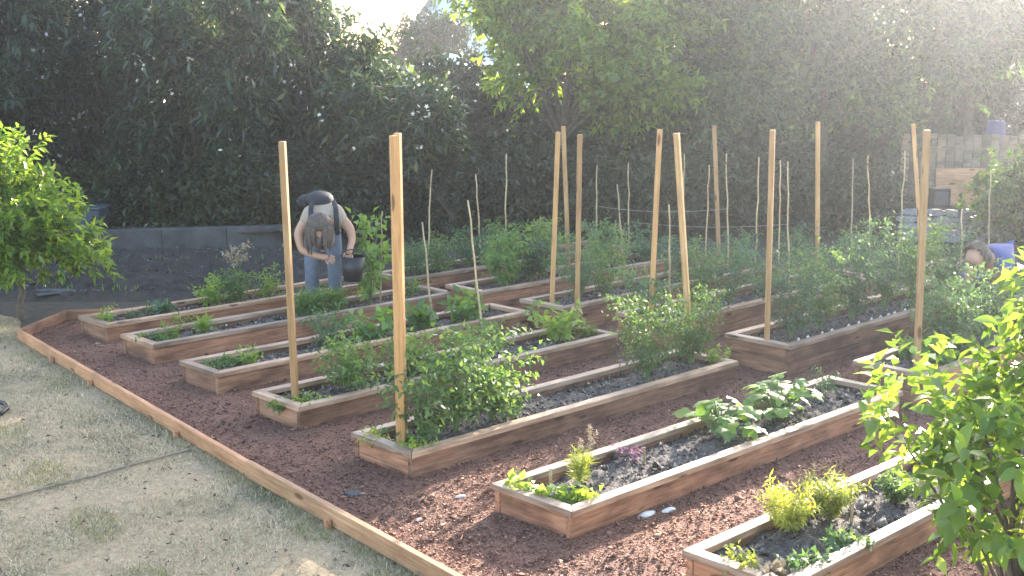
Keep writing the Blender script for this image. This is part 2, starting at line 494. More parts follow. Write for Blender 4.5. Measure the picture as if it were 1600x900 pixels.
c0 = np.concatenate([q, R.uniform(0.001, 0.010, (n, 1))], 1)
ax = rdirs(n) * [1, 1, .35]; ax = unit(ax); nb = unit(np.cross(ax, rdirs(n))); nc = np.cross(ax, nb)
L = R.lognormal(math.log(0.0078), 0.5, n)[:, None]
V = np.stack([c0 + ax * L, c0 - ax * L + nb * L * .3, c0 + nb * L * .55 + nc * L * .2, c0 - nb * L * .45 + nc * L * .35], 1).reshape(-1, 3)
V[:, 2] = np.maximum(V[:, 2], 0.0015)
Fq = (np.arange(n)[:, None, None] * 4 + np.array([[0, 1, 2], [0, 3, 1], [0, 2, 3], [1, 3, 2]])[None]).reshape(-1, 3)
tag(obj('mulch_chips', npmesh('mulch_chips', V, Fq, 'mulch_chip')), 'red brown wood chips covering the path between the beds', 'mulch', kind='stuff')

q = scatter(lawn_poly, 210000, 14.5)
n = len(q)
base = np.concatenate([q, np.full((n, 1), -0.006)], 1)
# patchy height: tufts
ph = 0.5 + 0.5 * np.sin(q[:, 0] * 3.1 + np.sin(q[:, 1] * 2.3) * 2) * np.sin(q[:, 1] * 2.7 + np.sin(q[:, 0] * 1.9) * 2)
h = (0.008 + 0.020 * ph) * R.lognormal(0, 0.35, n)
bd = unit(np.concatenate([R.normal(size=(n, 2)) * 1.1, np.full((n, 1), 0.55)], 1))
sd = unit(np.cross(bd, (0, 0, 1.0)))
w = 0.0020
V = np.stack([base - sd * w, base + sd * w, base + bd * h[:, None] * 1.5], 1).reshape(-1, 3)
tag(obj('dry_grass', npmesh('dry_grass', V, np.arange(n * 3).reshape(-1, 3), 'grass_blade')), 'short dry straw coloured grass of the lawn', 'grass', kind='stuff')

q = scatter(lawn_poly, 900, 14.5); n = len(q)
c0 = np.concatenate([q, R.uniform(.006, .016, (n, 1))], 1)
V, Fq = leaf_quads(c0, unit(R.normal(size=(n, 3)) * [1, 1, .25]), unit(R.normal(size=(n, 3)) * .4 + [0, 0, 1]), R.uniform(.015, .05, n), R.uniform(.008, .022, n), .3, .2)
tag(obj('leaf_litter', npmesh('leaf_litter', V, Fq, 'litter')), 'brown leaf litter strewn over the dry lawn', 'leaf litter', kind='stuff')
# greener tufts along the edging
q = scatter(lawn_poly, 60000, 14.5)
dl = np.abs((q - ea[:2]) @ np.array([-(ec - ea)[1], (ec - ea)[0]]) / np.linalg.norm((ec - ea)[:2]))
tuft = np.sin(q[:, 0] * 5.3 + 1.0) * np.sin(q[:, 1] * 4.1) + .5 * np.sin(q[:, 0] * 11 + q[:, 1] * 7)
q = q[(tuft > .75) | ((dl < .16) & (R.random(len(q)) < .7) & (tuft > -.2))]; n = len(q)
base = np.concatenate([q, np.full((n, 1), -.006)], 1)
bd = unit(np.concatenate([R.normal(size=(n, 2)) * .7, np.full((n, 1), .8)], 1)); sd = unit(np.cross(bd, (0, 0, 1.0)))
V = np.stack([base - sd * .0024, base + sd * .0024, base + bd * R.uniform(.02, .055, n)[:, None]], 1).reshape(-1, 3)
tag(obj('green_grass', npmesh('green_grass', V, np.arange(n * 3).reshape(-1, 3), 'leaf_tuft')), 'greener grass tufts growing along the edging and in patches', 'grass', kind='stuff')

# ------------------------------------------------------------------ timber edging of the mulch
def board_mesh(L, h, t, mat, bev=0.003):
    mb = MB(); mb.box((0, -t / 2, 0), (L, t / 2, h))
    return mb.mesh('board', mat, bevel=bev)
def lay_board(name, p, q, h, t, mat, parent=None, z=0.0, gap=0.0):
    d = np.array(q[:2]) - np.array(p[:2]); L = np.linalg.norm(d) - gap
    o = obj(name, board_mesh(L, h, t, mat), parent, (p[0], p[1], z), math.atan2(d[1], d[0]))
    return o
ED = [(ea, eb_, 'long reddish edging timber between dry lawn and mulch, far half', 0.0), (eb_, ec + (ec - eb_) * .55, 'pale newer edging timber between dry lawn and mulch, near half', .02),
      (ea, ed, 'short angled edging timber at the far left corner of the mulch', .0), (ed, ee, 'dark edging timber behind the farthest left bed', 0)]
for i, (a, b2, lab, off) in enumerate(ED):
    t = thing('edging_timber', lab, 'edging board', (a[0], a[1], 0), 0, 'timber edging of the mulch area')
    dd = np.array(b2[:2]) - np.array(a[:2]); L = np.linalg.norm(dd)
    un = dd / L; nn = np.array([-un[1], un[0]])
    s0 = 0.045 if i == 2 else 0.0
    st = obj('board', board_mesh(L - 0.012 - s0, EB if i != 1 else EB + 0.012, 0.04, 'edging_wood' if i < 2 else 'bed_wood'), t, (un[0] * s0 + nn[0] * off * -0.5, un[1] * s0 + nn[1] * off * -.5, 0), math.atan2(dd[1], dd[0]))
    for px in {0: (90, 160, 300), 1: (520,), 2: (), 3: ()}[i]:
        # stakes on the lawn side
        f_ = (px - 30) / 360 if i == 0 else (px - 390) / 335
        f_ = {90: .22, 160: .42, 300: .78, 520: .3}[px]
        c = un * L * f_ - nn * (0.045 if i == 0 else 0.055)
        mb = MB(); mb.box((-.017, -.015, -.1), (.017, .015, .045))
        obj('stake', mb.mesh('stake', 'edging_wood', bevel=.003), t, (c[0], c[1], 0), math.atan2(un[1], un[0]))

# ------------------------------------------------------------------ raised beds
def soil_mesh(L, W):
    nx, ny = int(L / 0.022), int(W / 0.022)
    X, Y = np.meshgrid(np.linspace(0, L, nx), np.linspace(-W / 2, W / 2, ny))
    def sm(k, amp):
        a = R.normal(size=(ny // k + 3, nx // k + 3))
        yi = np.linspace(0, a.shape[0] - 1.001, ny); xi = np.linspace(0, a.shape[1] - 1.001, nx)
        y0 = yi.astype(int); x0 = xi.astype(int); fy = (yi - y0)[:, None]; fx = (xi - x0)[None]
        return amp * (a[y0][:, x0] * (1 - fy) * (1 - fx) + a[y0 + 1][:, x0] * fy * (1 - fx) + a[y0][:, x0 + 1] * (1 - fy) * fx + a[y0 + 1][:, x0 + 1] * fy * fx)
    Z = sm(9, .012) + sm(4, .010) + R.normal(size=X.shape) * .006 + .018 * np.cos(Y / W * math.pi)
    V = np.stack([X, Y, Z], -1).reshape(-1, 3)
    i = np.arange(nx - 1)[None, :] + np.arange(ny - 1)[:, None] * nx
    Fq = np.stack([i, i + 1, i + nx + 1, i + nx], -1).reshape(-1, 4)
    return npmesh('soil', V, Fq, 'soil', False)
BEDS = {}
CW, CT, BT = 0.074, 0.036, 0.038       # cap width, cap thickness, wall board thickness
def raised_bed(key, u0, v0, L, W, H, label, rows=1, skew=0.0, soil_drop=0.035):
    p = uv(u0, v0)
    t = thing('raised_bed', label, 'raised bed', p, ANG + skew, 'wooden raised beds set in two rows')
    wall_h = H - CT
    hb = wall_h / rows
    for r_ in range(rows):
        z0 = r_ * hb
        hh = hb - (0.004 if rows > 1 else 0.0)
        for s in (-1, 1):
            mb = MB(); mb.box((0, -BT / 2, -.02 if r_ == 0 else 0), (L, BT / 2, hh))
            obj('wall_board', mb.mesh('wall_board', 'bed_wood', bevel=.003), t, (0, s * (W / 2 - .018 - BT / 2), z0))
        for x in (BT / 2 + .004, L - BT / 2 - .004):
            mb = MB(); mb.box((0, -BT / 2, -.02 if r_ == 0 else 0), (W - .036 - 2 * BT - .004, BT / 2, hh))
            obj('wall_board', mb.mesh('wall_board', 'bed_wood', bevel=.003), t, (x, -(W - .036 - 2 * BT - .004) / 2, z0), math.pi / 2)
    # mitred cap boards, 2 mm open at the mitre
    g = 0.0025
    X0, X1, Y0 = -.016, L + .016, W / 2
    def cap(pts):
        mb = MB()
        mb.add([(x, y, 0) for x, y in pts] + [(x, y, CT) for x, y in pts], [(3, 2, 1, 0), (4, 5, 6, 7)] + [(i, (i + 1) % 4, 4 + (i + 1) % 4, 4 + i) for i in range(4)])
        return mb
    for s in (-1, 1):
        lx = (X1 - X0) / 2
        pts = [(-lx + g, 0), (lx - g, 0), (lx - CW - g, CW), (-lx + CW + g, CW)]
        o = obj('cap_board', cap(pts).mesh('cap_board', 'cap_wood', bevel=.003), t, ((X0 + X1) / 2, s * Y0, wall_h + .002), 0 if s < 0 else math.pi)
    for x, rz in ((X0, -math.pi / 2), (X1, math.pi / 2)):
        pts = [(-Y0 + g, 0), (Y0 - g, 0), (Y0 - CW - g, CW), (-Y0 + CW + g, CW)]
        obj('cap_board', cap(pts).mesh('cap_board', 'cap_wood', bevel=.003), t, (x, 0, wall_h + .002 + random.uniform(0, .002)), rz)
    sz = wall_h - soil_drop
    so = obj('soil', soil_mesh(L - 2 * BT - .02, W - .036 - 2 * BT - .008), t, (BT + .01, 0, sz))
    n_ = 650
    c_ = np.stack([R.uniform(.06, L - .06, n_), R.uniform(-(W / 2 - .07), W / 2 - .07, n_), np.full(n_, sz + .012)], 1)
    c_[:, 2] += .018 * np.cos(c_[:, 1] / W * math.pi) + R.uniform(-.01, .008, n_)
    r_ = R.lognormal(math.log(.008), .5, n_)[:, None, None]
    T_ = np.array([(1, 1, 1), (1, -1, -1), (-1, 1, -1), (-1, -1, 1)]) * .8
    V_ = c_[:, None] + (T_[None] + R.normal(size=(n_, 4, 3)) * .35) * r_
    F_ = (np.arange(n_)[:, None, None] * 4 + np.array([[0, 1, 2], [0, 3, 1], [0, 2, 3], [1, 3, 2]])[None]).reshape(-1, 3)
    cl = obj('clod', npmesh('clod', V_.reshape(-1, 3), F_, 'clod'), t); cl['kind'] = 'stuff'
    BEDS[key] = (u0, v0, L, W, H, sz)
    return t
W0 = 0.60
pA = at_z(1068, 860, .16)[:2]
uA, vA = float(pA @ UU), float(pA @ VV) + W0 / 2
raised_bed('A', uA, vA, 3.35, W0, .165, 'nearest raised bed, half hidden by the bright citrus bush')
raised_bed('B', 4.60, -4.56, 3.42, .62, .160, 'raised bed of mostly bare soil with squash at its far end')
raised_bed('C', 4.63, -5.89, 3.28, W0, .160, 'raised bed with tall tomato bushes at both ends and bare soil between')
raised_bed('D', 4.72, -7.17, 3.25, .58, .165, 'raised bed, fourth from the nearest, with a lone post at its lawn end')
raised_bed('E', 4.81, -8.35, 3.30, .56, .165, 'raised bed with low squash leaves, fifth from the nearest')
raised_bed('F', 4.93, -9.53, 3.30, .56, .170, 'raised bed in front of the bending person')
raised_bed('G', 5.03, -10.54, 3.30, .54, .165, 'farthest raised bed of the lawn side row, behind the bending person')
raised_bed('R1', 8.25, -4.48, 3.35, .62, .25, 'tall raised bed with a dark tomato bush right of the picture', rows=2)
raised_bed('R2', 8.33, -5.70, 3.35, .64, .25, 'tall raised bed filled end to end with a tomato row', rows=2)
raised_bed('R3', 8.35, -6.92, 3.35, .60, .25, 'back row raised bed behind the feathery tomato bush', rows=2)
raised_bed('R4', 8.20, -8.00, 3.35, .58, .24, 'back row raised bed, fourth from the right, with a leaning post', rows=2)
raised_bed('R5', 8.20, -9.07, 3.35, .56, .24, 'back row raised bed, fifth from the right, full of leafy plants', rows=2)
raised_bed('R6', 8.12, -10.15, 3.35, .56, .24, 'farthest back row raised bed, low planting', rows=2)

# ------------------------------------------------------------------ posts and canes
def bed_pt(key, px):
    u0, v0, L, W, H, sz = BEDS[key]
    return on_bed(px, v0, sz)
def post(base, topx, topy, label, w=0.042):
    tp = at_y(topx, topy, base[1])
    d = Vector(tp - base); L = d.length
    mb = MB(); mb.box((-.3, -w / 2, -w / 2), (L, w / 2, w / 2))
    me = mb.mesh('post', 'post_wood', bevel=.002)
    o = obj('wooden_post', me, None, base)
    o.rotation_euler = d.to_track_quat('X', 'Z').to_euler()
    o.rotation_euler.rotate_axis('X', random.uniform(-.5, .5))
    return tag(o, label, 'post', 'wooden posts standing in the beds')
def soilpt(key, px, dv):
    u0, v0, L, W, H, sz = BEDS[key]
    return on_bed(px, v0 + dv, sz)
post(soilpt('D', 462, 0.02), 441, 221, 'leftmost wooden post, alone at the lawn end of its bed')
post(soilpt('C', 626, 0.02), 615, 212, 'thick wooden post at the lawn end beside tomato bush', .046)
post(soilpt('C', 631, -0.10), 621, 208, 'wooden post standing just behind the thick one at the tomato bush', .04)
post(soilpt('R4', 862, 0.0), 872, 206, 'wooden post leaning right, left one of the pair in the middle')
post(soilpt('R5', 889, 0.0), 880, 197, 'wooden post crossing behind the pair in the middle')
post(soilpt('D', 901, -0.05), 906, 210, 'upright wooden post at the far end of its bed, right one of the middle pair')
post(soilpt('R3', 1016, 0.05), 1031, 202, 'wooden post leaning right behind the feathery tomato bush')
post(soilpt('C', 1080, -.05), 1057, 208, 'wooden post leaning left behind the feathery tomato bush')
post(soilpt('R5', 1123, 0.0), 1116, 196, 'slim far wooden post between the leaning pair and the tomato row')
post(soilpt('R2', 1198, 0.05), 1207, 203, 'wooden post at the near end of the tomato row bed')
post(soilpt('R4', 1277, 0.1), 1278, 190, 'far wooden post rising behind the tomato row')
post(soilpt('R1', 1432, 0.05), 1448, 203, 'thick wooden post at the near end of the right tall bed', .046)
post(soilpt('R3', 1440, 0.0), 1427, 193, 'wooden post crossing behind the thick right post')
CANES = [('E', 677, 660, 347), ('D', 758, 731, 313), ('R6', 667, 675, 265), ('R6', 752, 743, 272), ('R6', 790, 791, 240), ('R6', 931, 933, 258),
         ('R4', 979, 964, 288), ('R6', 983, 982, 255), ('R3', 1048, 1045, 320), ('R5', 1066, 1069, 240), ('R5', 1103, 1108, 258), ('R4', 1138, 1135, 240),
         ('R4', 1180, 1186, 245), ('R4', 1217, 1219, 250), ('R3', 1233, 1231, 252), ('R3', 1329, 1333, 248), ('R3', 1360, 1356, 243), ('R3', 1404, 1414, 236),
         ('R2', 1502, 1503, 327), ('R2', 1541, 1548, 267), ('F', 595, 597, 330)]
CL = ['short bamboo cane by the low squash bed', 'bamboo cane leaning left before the second tomato bush', 'far thin cane, leftmost behind the thick left post', 'far thin cane leaning left above low greenery',
      'tall far cane standing alone in front of dark hedge', 'far thin cane right of the middle posts', 'leaning cane above the feathery tomato bush', 'far thin cane behind the leaning cane',
      'short cane between the two leaning posts', 'thin cane touching the left leaning post', 'thin cane left of the slim far post', 'thin cane right of the slim far post',
      'thin cane left of the tomato row post', 'thin cane right of the tomato row post', 'second thin cane right of the tomato row post', 'left one of two canes above the tomato row',
      'right one of two canes above the tomato row', 'thin cane left of the crossed right posts', 'short cane left of the crouching person in blue', 'tall cane right of the crouching person in blue', 'dark thin cane beside the climbing squash']
for (key, bx_, tx, ty), lab in zip(CANES, CL):
    bpt = soilpt(key, bx_, random.uniform(-.1, .1))
    tp = at_y(tx, ty, bpt[1])
    mb = MB(); d = tp - bpt
    k = 8
    pts = [d * i / k + (np.array([random.uniform(-.008, .008), random.uniform(-.008, .008), 0]) if 0 < i < k else 0) for i in range(k + 1)]
    pts[0] = -d * .1
    mb.tube(pts, [0.0105 - .004 * i / k for i in range(k + 1)], 7)
    tag(obj('bamboo_cane', mb.mesh('bamboo_cane', 'cane_wood', smooth=True), None, bpt), lab, 'cane', 'thin canes standing among the plants')

# lines of twine stretched between canes over the far beds
def twine(a, b, label):
    mb = MB()
    k = 10
    pts = [a + (b - a) * i / k - np.array([0, 0, .05 * 4 * (i / k) * (1 - i / k)]) for i in range(k + 1)]
    c = pts[0].copy()
    mb.tube([p - c for p in pts], .0028, 5)
    tag(obj('twine_line', mb.mesh('twine_line', 'twine'), None, c), label, 'twine', 'twine lines over the far beds')
twine(at_y(931, 322, 14.6), at_y(1137, 326, 14.2), 'pale twine stretched low between far canes, upper line')
twine(at_y(982, 346, 14.6), at_y(1232, 350, 13.2), 'pale twine stretched between far canes, lower line')
twine(at_y(1541, 398, 11.9), at_y(1640, 372, 12.2), 'pale twine running right from the tall cane beside the crouching person')

# ------------------------------------------------------------------ plants in the beds
def plant(name, base, h, r, label, cat, mat, L=.05, W=.028, nst=6, per=9, K=7, SL=.2, group=None, fl=None, lean=(0, 0), spread=1.0, stem='stem_green', droop=.3, up=.25, tmin=.15):
    t = thing(name, label, cat, base, 0, group)
    mb = MB(); os_, ds = [], []
    for s in range(nst):
        a = 6.283 * (s + random.random() * .7) / nst
        rr = r * random.uniform(.35, .95) if nst > 1 else r * .2
        hh = h * random.uniform(.62, 1.0)
        dirv = np.array([math.cos(a) * rr + lean[0] * hh, math.sin(a) * rr + lean[1] * hh, 0])
        f = lambda q: dirv * q ** 1.3 + np.array([0, 0, hh * q])
        mb.tube([f(x) - (np.array([0, 0, .04]) if x == 0 else 0) for x in (0, .25, .5, .75, 1)], [.008 * max(h, .3), .006 * max(h, .3), .005 * max(h, .3), .004 * max(h, .3), .002 * max(h, .3)], 5)
        for k in range(per):
            q = random.uniform(tmin, 1.0)
            os_.append(f(q)); b_ = random.random() * 6.283
            ds.append((math.cos(b_) + dirv[0] * .6 / max(r, .05), math.sin(b_) + dirv[1] * .6 / max(r, .05), random.uniform(-.2, .5) + up))
    c = np.array(os_); d = unit(np.array(ds))
    o, ld, nr, Ls, Ws = twig_leaves(c, d, SL * R.uniform(.6, 1.2, len(c)), K, L, W, spread, droop)
    o[:, 2] = np.maximum(o[:, 2], 0.004)
    V, Fq = leaf_quads(o, ld, nr, Ls, Ws, .2, .2)
    V[:, 2] = np.maximum(V[:, 2], 0.0)
    obj('foliage', npmesh('foliage', V, Fq, mat), t)
    obj('stem', mb.mesh('stem', stem), t)
    if fl:
        n_, fm, fs = fl
        i = R.choice(len(c), n_); ce = c[i] + d[i] * SL * R.uniform(.5, 1.1, n_)[:, None]
        ce = np.repeat(ce, 5, 0); a = np.tile(np.arange(5) * 1.2566, n_)
        dd = unit(np.stack([np.cos(a), np.sin(a), R.uniform(.1, .6, n_ * 5)], 1))
        V, Fq = leaf_quads(ce, dd, np.tile([0, 0, 1.0], (n_ * 5, 1)), np.full(n_ * 5, fs), np.full(n_ * 5, fs * .7))
        o2 = obj('blossom', npmesh('blossom', V, Fq, fm), t); o2['kind'] = 'stuff'
    return t
GT, GL = 'tomato bushes in the beds', 'low young plants in the beds'
def tomato(key, px, dv, h, r, label, mat='leaf_tomato', nst=8, per=15, K=9, SL=.22, L=.046, W=.023, **kw):
    return plant('tomato_plant', soilpt(key, px, dv), h, r, label, 'tomato plant', mat, L, W, nst, per, K, SL, GT, **kw)
def low(key, px, dv, h, r, label, mat='leaf_young', nst=5, per=6, K=5, SL=.07, L=.035, W=.022, name='young_plant', cat='plant', **kw):
    return plant(name, soilpt(key, px, dv), h, r, label, cat, mat, L, W, nst, per, K, SL, GL, **kw)
# bed C
tomato('C', 662, .08, .62, .20, 'tomato bush right beside the thick left post', nst=7, per=11, SL=.27, L=.052, W=.029, droop=.5)
tomato('C', 712, .04, .76, .24, 'tall tomato bush, middle of the three at the lawn end', per=11, SL=.28, L=.052, W=.029, droop=.5, fl=(5, 'petal_white', .02))
tomato('C', 768, .00, .64, .22, 'tomato bush, farthest right of the three at the lawn end', per=11, SL=.27, L=.052, W=.029, droop=.5)
tomato('C', 1010, .02, .70, .26, 'feathery tomato bush at the far end, its left half', mat='leaf_tomato', L=.042, W=.018, per=18, nst=9)
tomato('C', 1078, -.02, .66, .26, 'feathery tomato bush at the far end, its right half', mat='leaf_tomato', L=.042, W=.018, per=18, nst=9)
low('C', 590, -.12, .10, .10, 'small weeds in the corner beside the thick left post')
low('C', 660, .20, .09, .10, 'low weeds at the foot of the thick left post')
low('C', 640, .16, .12, .08, 'small leafy weed in front of the thick left post')
low('C', 800, .10, .20, .12, 'small grey green plant at the edge of the bare soil', mat='leaf_bluegreen')
low('C', 1118, .12, .16, .14, 'low plant at the far corner below the feathery bush')
# bed D
tomato('D', 545, .02, .42, .24, 'bright bushy young tomato right of the leftmost post', mat='leaf_tomato', L=.045, fl=(4, 'petal_white', .016))
tomato('D', 640, .0, .34, .22, 'tomato plant seen just behind the thick left post', mat='leaf_tomato', nst=6)
tomato('D', 752, .04, .30, .20, 'small tomato plant around the leaning bamboo cane', nst=5, per=9)
tomato('D', 866, -.05, .28, .16, 'young plant with broad pale leaves at the far end of its bed', mat='leaf_young', nst=5, per=7, K=5, L=.08, W=.055)
low('D', 436, .04, .07, .12, 'low weeds in the corner by the leftmost post', mat='leaf_tomato')
low('D', 478, .12, .08, .12, 'low weeds just right of the leftmost post')
low('D', 918, .08, .14, .08, 'small bright weed by the upright middle post')
# bed E
low('E', 335, .0, .07, .12, 'tiny weeds at the lawn end of the fifth bed', mat='leaf_tomato')
low('E', 388, .03, .17, .10, 'pale yellowing seedling in the fifth bed')
low('E', 360, -.08, .07, .12, 'creeping weeds beside the yellowing seedling', mat='leaf_tomato')
for px, r_, lab in ((585, .2, 'low squash with broad leaves, left one of three in the fifth bed'), (655, .18, 'low squash with broad leaves, middle of three in the fifth bed'), (725, .2, 'low squash with broad leaves, right one of three in the fifth bed')):
    plant('squash_plant', soilpt('E', px, 0), .26, r_, lab, 'squash plant', 'leaf_squash', .10, .085, 7, 4, 3, .10, 'low squash plants')
tomato('E', 520, .02, .30, .2, 'leafy plant spilling over the fifth bed', mat='leaf_bluegreen', nst=6, per=8)
# bed F
low('F', 240, -.02, .08, .14, 'tiny dark weeds at the lawn end of the sixth bed', mat='leaf_tomato')
low('F', 272, .02, .22, .10, 'upright pale green seedling in the sixth bed')
plant('grass_tuft', soilpt('F', 318, 0), .14, .07, 'short bright grassy tuft in the sixth bed', 'plant', 'leaf_young', .12, .008, 8, 8, 4, .04, GL, up=1.6, droop=0)
plant('leafy_clump', soilpt('F', 482, .02), .22, .18, 'dense grassy green clump below the bending person, left half', 'plant', 'leaf_tomato', .12, .012, 12, 10, 6, .08, GL, up=1.2, droop=.1)
plant('leafy_clump', soilpt('F', 522, .0), .20, .16, 'dense grassy green clump below the bending person, right half', 'plant', 'leaf_tomato', .12, .012, 12, 10, 6, .08, GL, up=1.2, droop=.1)
plant('climbing_squash', soilpt('F', 578, 0), .95, .20, 'tall climbing squash with yellowish leaves right of the bending person', 'squash plant', 'leaf_squash', .09, .07, 6, 11, 3, .12)
low('F', 640, .0, .28, .16, 'leafy plant hidden behind the thick left post', mat='leaf_tomato', L=.05, W=.03, SL=.14)
# bed G
low('G', 165, .0, .16, .12, 'small seedlings at the lawn end of the farthest left bed', mat='leaf_young')
low('G', 212, .02, .10, .16, 'low grey green weeds in the farthest left bed', mat='leaf_bluegreen')
low('G', 255, .0, .12, .14, 'broad leaved seedling in the farthest left bed', mat='leaf_bluegreen', L=.06, W=.045)
tomato('G', 330, .0, .34, .16, 'round leafy plant in the farthest left bed, left of a pair', mat='leaf_young', nst=6, per=8, SL=.12)
tomato('G', 366, .0, .40, .16, 'round leafy plant in the farthest left bed, right of a pair', mat='leaf_tomato', nst=6, per=8, SL=.12)
tomato('G', 420, .0, .34, .14, 'yellowish leafy plant left of the leftmost post', mat='leaf_young', nst=5, per=7, SL=.14)
plant('pale_thistle', soilpt('G', 372, -.25), .62, .10, 'tall pale flower stalk behind the farthest left bed', 'plant', 'dry_stalk', .05, .02, 4, 6, 6, .10, tmin=.7)
# bed B
for px, dv, lab in ((812, -.16, 'pale strawberry plant at the lawn corner of the bare bed'), (845, -.02, 'low strawberry plant second from the lawn corner'), (878, .10, 'strawberry plant below the dry flower stalks'), (912, .16, 'strawberry plant with broad leaf at the near cap board')):
    plant('strawberry_plant', soilpt('B', px, dv), .11, .09, lab, 'strawberry plant', 'leaf_young', .055, .045, 6, 3, 3, .04, GL)
plant('lavender_tuft', soilpt('B', 906, -.05), .17, .05, 'yellow green tuft with dry flower stalks in the bare bed', 'lavender', 'leaf_yellow', .075, .007, 10, 10, 5, .05, GL, up=2.0, droop=-.2)
plant('dry_flower_stalk', soilpt('B', 918, -.08), .34, .07, 'thin pinkish dry flower stalks behind the yellow tuft', 'flower stalk', 'dry_stalk', .018, .009, 6, 8, 5, .025, None, stem='stem_green', up=1.5, tmin=.75)
plant('purple_flower', soilpt('B', 985, -.12), .12, .12, 'low purple flowering plant by the far cap board', 'flower', 'petal_purple', .03, .022, 6, 4, 4, .05, GL)
low('B', 1290, -.14, .22, .12, 'wispy seedling at the far left corner of the squash bed', mat='leaf_bluegreen', L=.04, W=.012)
# squash with leaves one can pick apart
def broad_leaf(L, W, mat, lob=False):
    """curved, folded leaf along +X; lobed ones fan out from the stalk"""
    mb = MB()
    if lob:
        V = [(L * .22, 0, .01)]; m_ = 18
        for i in range(m_):
            a_ = math.pi * (2 * i / (m_ - 1) - 1) * .93
            r_ = (.62 + .38 * abs(math.cos(a_ * 2.5))) * (1 - .30 * abs(a_) / math.pi) * (1.0 if i % 2 else .94)
            x, y = math.cos(a_) * r_ * L * .72, math.sin(a_) * r_ * W * .72
            V.append((L * .22 + x, y, .22 * abs(y) - .5 * (x * x + y * y) / L + random.uniform(-.006, .006)))
        mb.add(V, [(0, i, i + 1) for i in range(1, m_)])
    else:
        st = [(0, 0, 0), (.12, .18, .03), (.32, .44, .05), (.55, .50, .03), (.78, .34, -.04), (.92, .14, -.11)]
        V, F_ = [], []
        for x, w_, z in st: V += [(x * L, w_ * W, z * L + w_ * W * .30), (x * L, 0, z * L), (x * L, -w_ * W, z * L + w_ * W * .30)]
        V.append((L, 0, -.16 * L)); k = 3 * (len(st) - 1)
        for i in range(len(st) - 1):
            j = 3 * i
            F_ += [(j, j + 1, j + 4, j + 3), (j + 1, j + 2, j + 5, j + 4)]
        F_ += [(k, k + 1, len(V) - 1), (k + 1, k + 2, len(V) - 1)]
        mb.add(V, F_)
    return mb.mesh('leaf', mat, smooth=True)
def place_leaf(me, p, d, parent, s, roll=0.0, name='leaf'):
    o = obj(name, me, parent, p)
    q = Vector(d).to_track_quat('X', 'Z')
    o.rotation_euler = (q.to_matrix() @ Matrix.Rotation(roll, 3, 'X')).to_euler()
    o.scale = (s, s, s)
    return o
SQ = [broad_leaf(.15, .14, 'leaf_squash', True), broad_leaf(.14, .11, 'leaf_young', True), broad_leaf(.12, .11, 'leaf_squash', True)]
for px, dv, nl, hh, lab in ((1125, -.05, 30, .25, 'large squash plant in the bare bed, left of the pair'), (1215, -.03, 34, .28, 'large squash plant in the bare bed, right of the pair')):
    base = soilpt('B', px, dv)
    t = thing('squash_plant', lab, 'squash plant', base, 0, 'squash plants at the far end of the bare bed')
    mb = MB()
    for k in range(nl):
        a = 2.4 * k + random.random() * .5
        el = random.uniform(.45, 1.35)
        Ls = hh * random.uniform(.6, 1.15)
        e = np.array([math.cos(a) * math.cos(el), math.sin(a) * math.cos(el), math.sin(el)]) * Ls
        mb.tube([(0, 0, 0), e * .5 + (0, 0, .04), e], [.008, .006, .004], 5)
        place_leaf(random.choice(SQ), e, (math.cos(a), math.sin(a), random.uniform(-.5, .25)), t, random.uniform(.7, 1.15), random.uniform(-.4, .4))
    obj('stem', mb.mesh('stem', 'stem_green'), t)
# bed A
plant('feathery_herb', soilpt('A', 1232, -.16), .24, .17, 'bright yellow green feathery herb, left of the pair in the nearest bed', 'herb', 'leaf_yellow', .04, .010, 14, 14, 9, .07, GL, up=.9)
plant('feathery_herb', soilpt('A', 1296, -.12), .22, .17, 'bright yellow green feathery herb, right of the pair in the nearest bed', 'herb', 'leaf_yellow', .04, .010, 14, 14, 9, .07, GL, up=.9)
plant('dark_herb', soilpt('A', 1400, .02), .16, .14, 'dark green fine leaved clump beside the citrus bush', 'herb', 'leaf_tomato', .035, .010, 12, 14, 9, .06, GL, up=.9)
low('A', 1160, -.02, .12, .09, 'small yellow green weed at the lawn corner of the nearest bed', mat='leaf_yellow')
low('A', 1262, .2, .10, .12, 'low grey green weed at the near edge of the nearest bed', mat='leaf_bluegreen', L=.045, W=.03)
low('A', 1320, .2, .10, .10, 'second low grey green weed at the near edge of the nearest bed', mat='leaf_bluegreen', L=.045, W=.03)
low('A', 1200, .12, .06, .08, 'brown dead leaves curled on the soil of the nearest bed', mat='dry_stalk', L=.05, W=.04, stem='bark')
